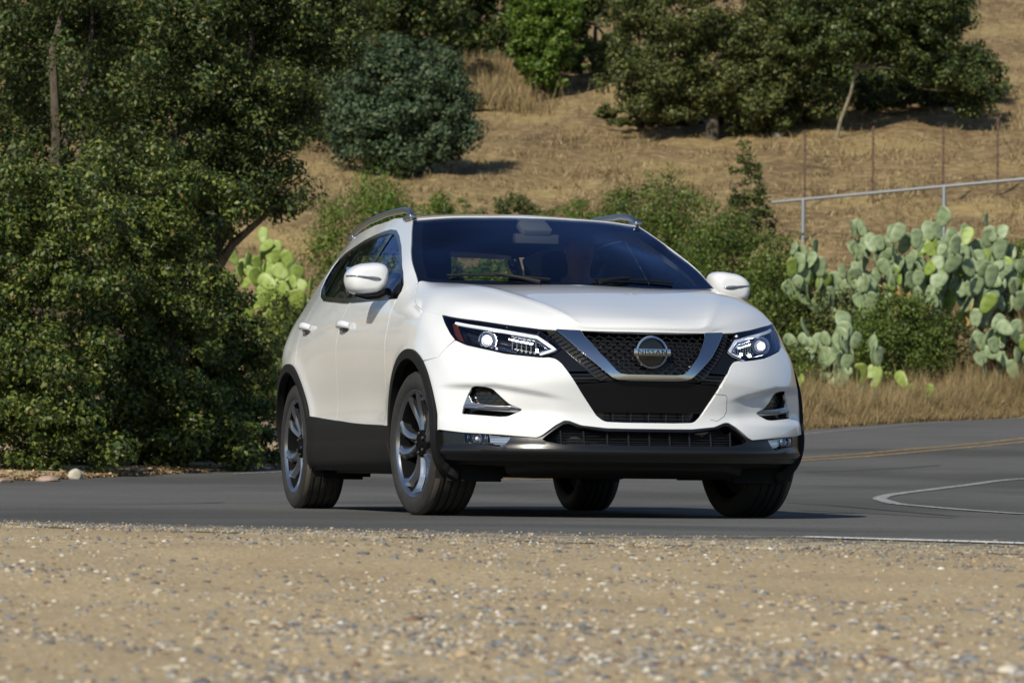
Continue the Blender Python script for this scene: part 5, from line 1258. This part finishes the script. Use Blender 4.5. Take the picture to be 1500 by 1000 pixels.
rock('rock',at(428,62,.2),(.26,.2,.2),rk,'pale boulder above the yellow-green cactus on the left',seed=25)
# dry grass
def blades(name,u,v,h,wd,m,label,lean=.35,cat='grass'):
    n=len(u); base=C0*[1,1,0]+HR*u[:,None]+HF*v[:,None]; base[:,2]=gz(u,v)+gnoise(u,v)-.01
    a=rng.uniform(0,6.28,n); t=np.stack([np.cos(a),np.sin(a),0*a],-1); d=rng.normal(size=(n,3))*lean; d[:,2]=1; d/=np.linalg.norm(d,axis=1,keepdims=True)
    mid=base+d*h[:,None]*.55; d2=d+rng.normal(size=(n,3))*lean*.8; tip=mid+d2*h[:,None]*.45
    V=np.stack([base-t*wd[:,None],base+t*wd[:,None],mid+t*wd[:,None]*.8,mid-t*wd[:,None]*.8,tip+t*wd[:,None]*.15,tip-t*wd[:,None]*.15],1).reshape(-1,3)
    k=(np.arange(n)*6)[:,None]; F=np.concatenate([k+[0,1,2,3],k+[3,2,4,5]],1).reshape(-1,4)
    o=big_mesh(name,V,F,m,np.repeat(rng.random(n),2)); tag(o,label,cat,kind='stuff'); return o
n=75000; u=rng.uniform(2.2,13,n); fe_=edge_v(FE,u); v=fe_+.15+rng.exponential(1.9,n)
cl=.5+.5*np.sin(u*5+np.sin(v*3)*1.5)*np.sin(v*4+u*2); h=(.12+.62*cl*sst(v-fe_,0,1.5))*rng.uniform(.6,1.25,n)
blades('dry_grass',u,v,h,np.full(n,.0055),straw_m,'tall straw coloured dry grass on the bank beyond the right side of the road')
n=120000; v=58+52*rng.random(n)**1.2; u=(rng.random(n)*2-1)*v*.17; cl=np.sin(u*2.1+v*.8)*np.sin(v*1.3-u*.7)+.5*np.sin(u*6+v*3); k=cl>rng.uniform(-1.3,1.0,n); u,v=u[k],v[k]; n=len(u)
hillgrass_m=rnd_mat('stubble',[(0,(.07,.045,.024)),(.35,(.17,.118,.060)),(.75,(.32,.240,.125)),(.93,(.40,.32,.18)),(1,(.22,.20,.07))],.85,.1)
blades('dry_stubble',u,v,rng.uniform(.05,.15,n)*(1+1.3*sst(np.sin(u*.9+v*.5)*np.sin(v*.45-u*.3),.1,.7)),np.full(n,.011),hillgrass_m,'short matted dry stubble covering the open hillside',.9)
n=9000; v=rng.uniform(88,97,n); u=(695+rng.normal(0,38,n)-750)/5001*v; blades('straw_tuft',u,v,rng.uniform(.2,.75,n),np.full(n,.012),straw_m,'taller yellow grass tuft at the top of the slope left of the bright tree')
# leaf litter along the hedge foot
n=9000; u=rng.uniform(-5.2,-1.6,n); v=edge_v(FE,u)+.02+rng.exponential(.28,n); lit=rnd_mat('litter',[(0,(.10,.06,.03)),(.5,(.30,.20,.10)),(1,(.46,.36,.22))],.9)
cl=np.concatenate([C0*[1,1,0]+HR*u[:,None]+HF*v[:,None]+np.stack([0*u,0*u,gz(u,v)+gnoise(u,v)+.012],-1),np.full((n,1),.02)],1)
V,F=leaves(cl,n*2,.018,up=2.); tag(big_mesh('leaf_litter',V,F,lit,rng.random(len(F))),'dry brown leaf litter along the foot of the left hedge','leaf litter',kind='stuff')
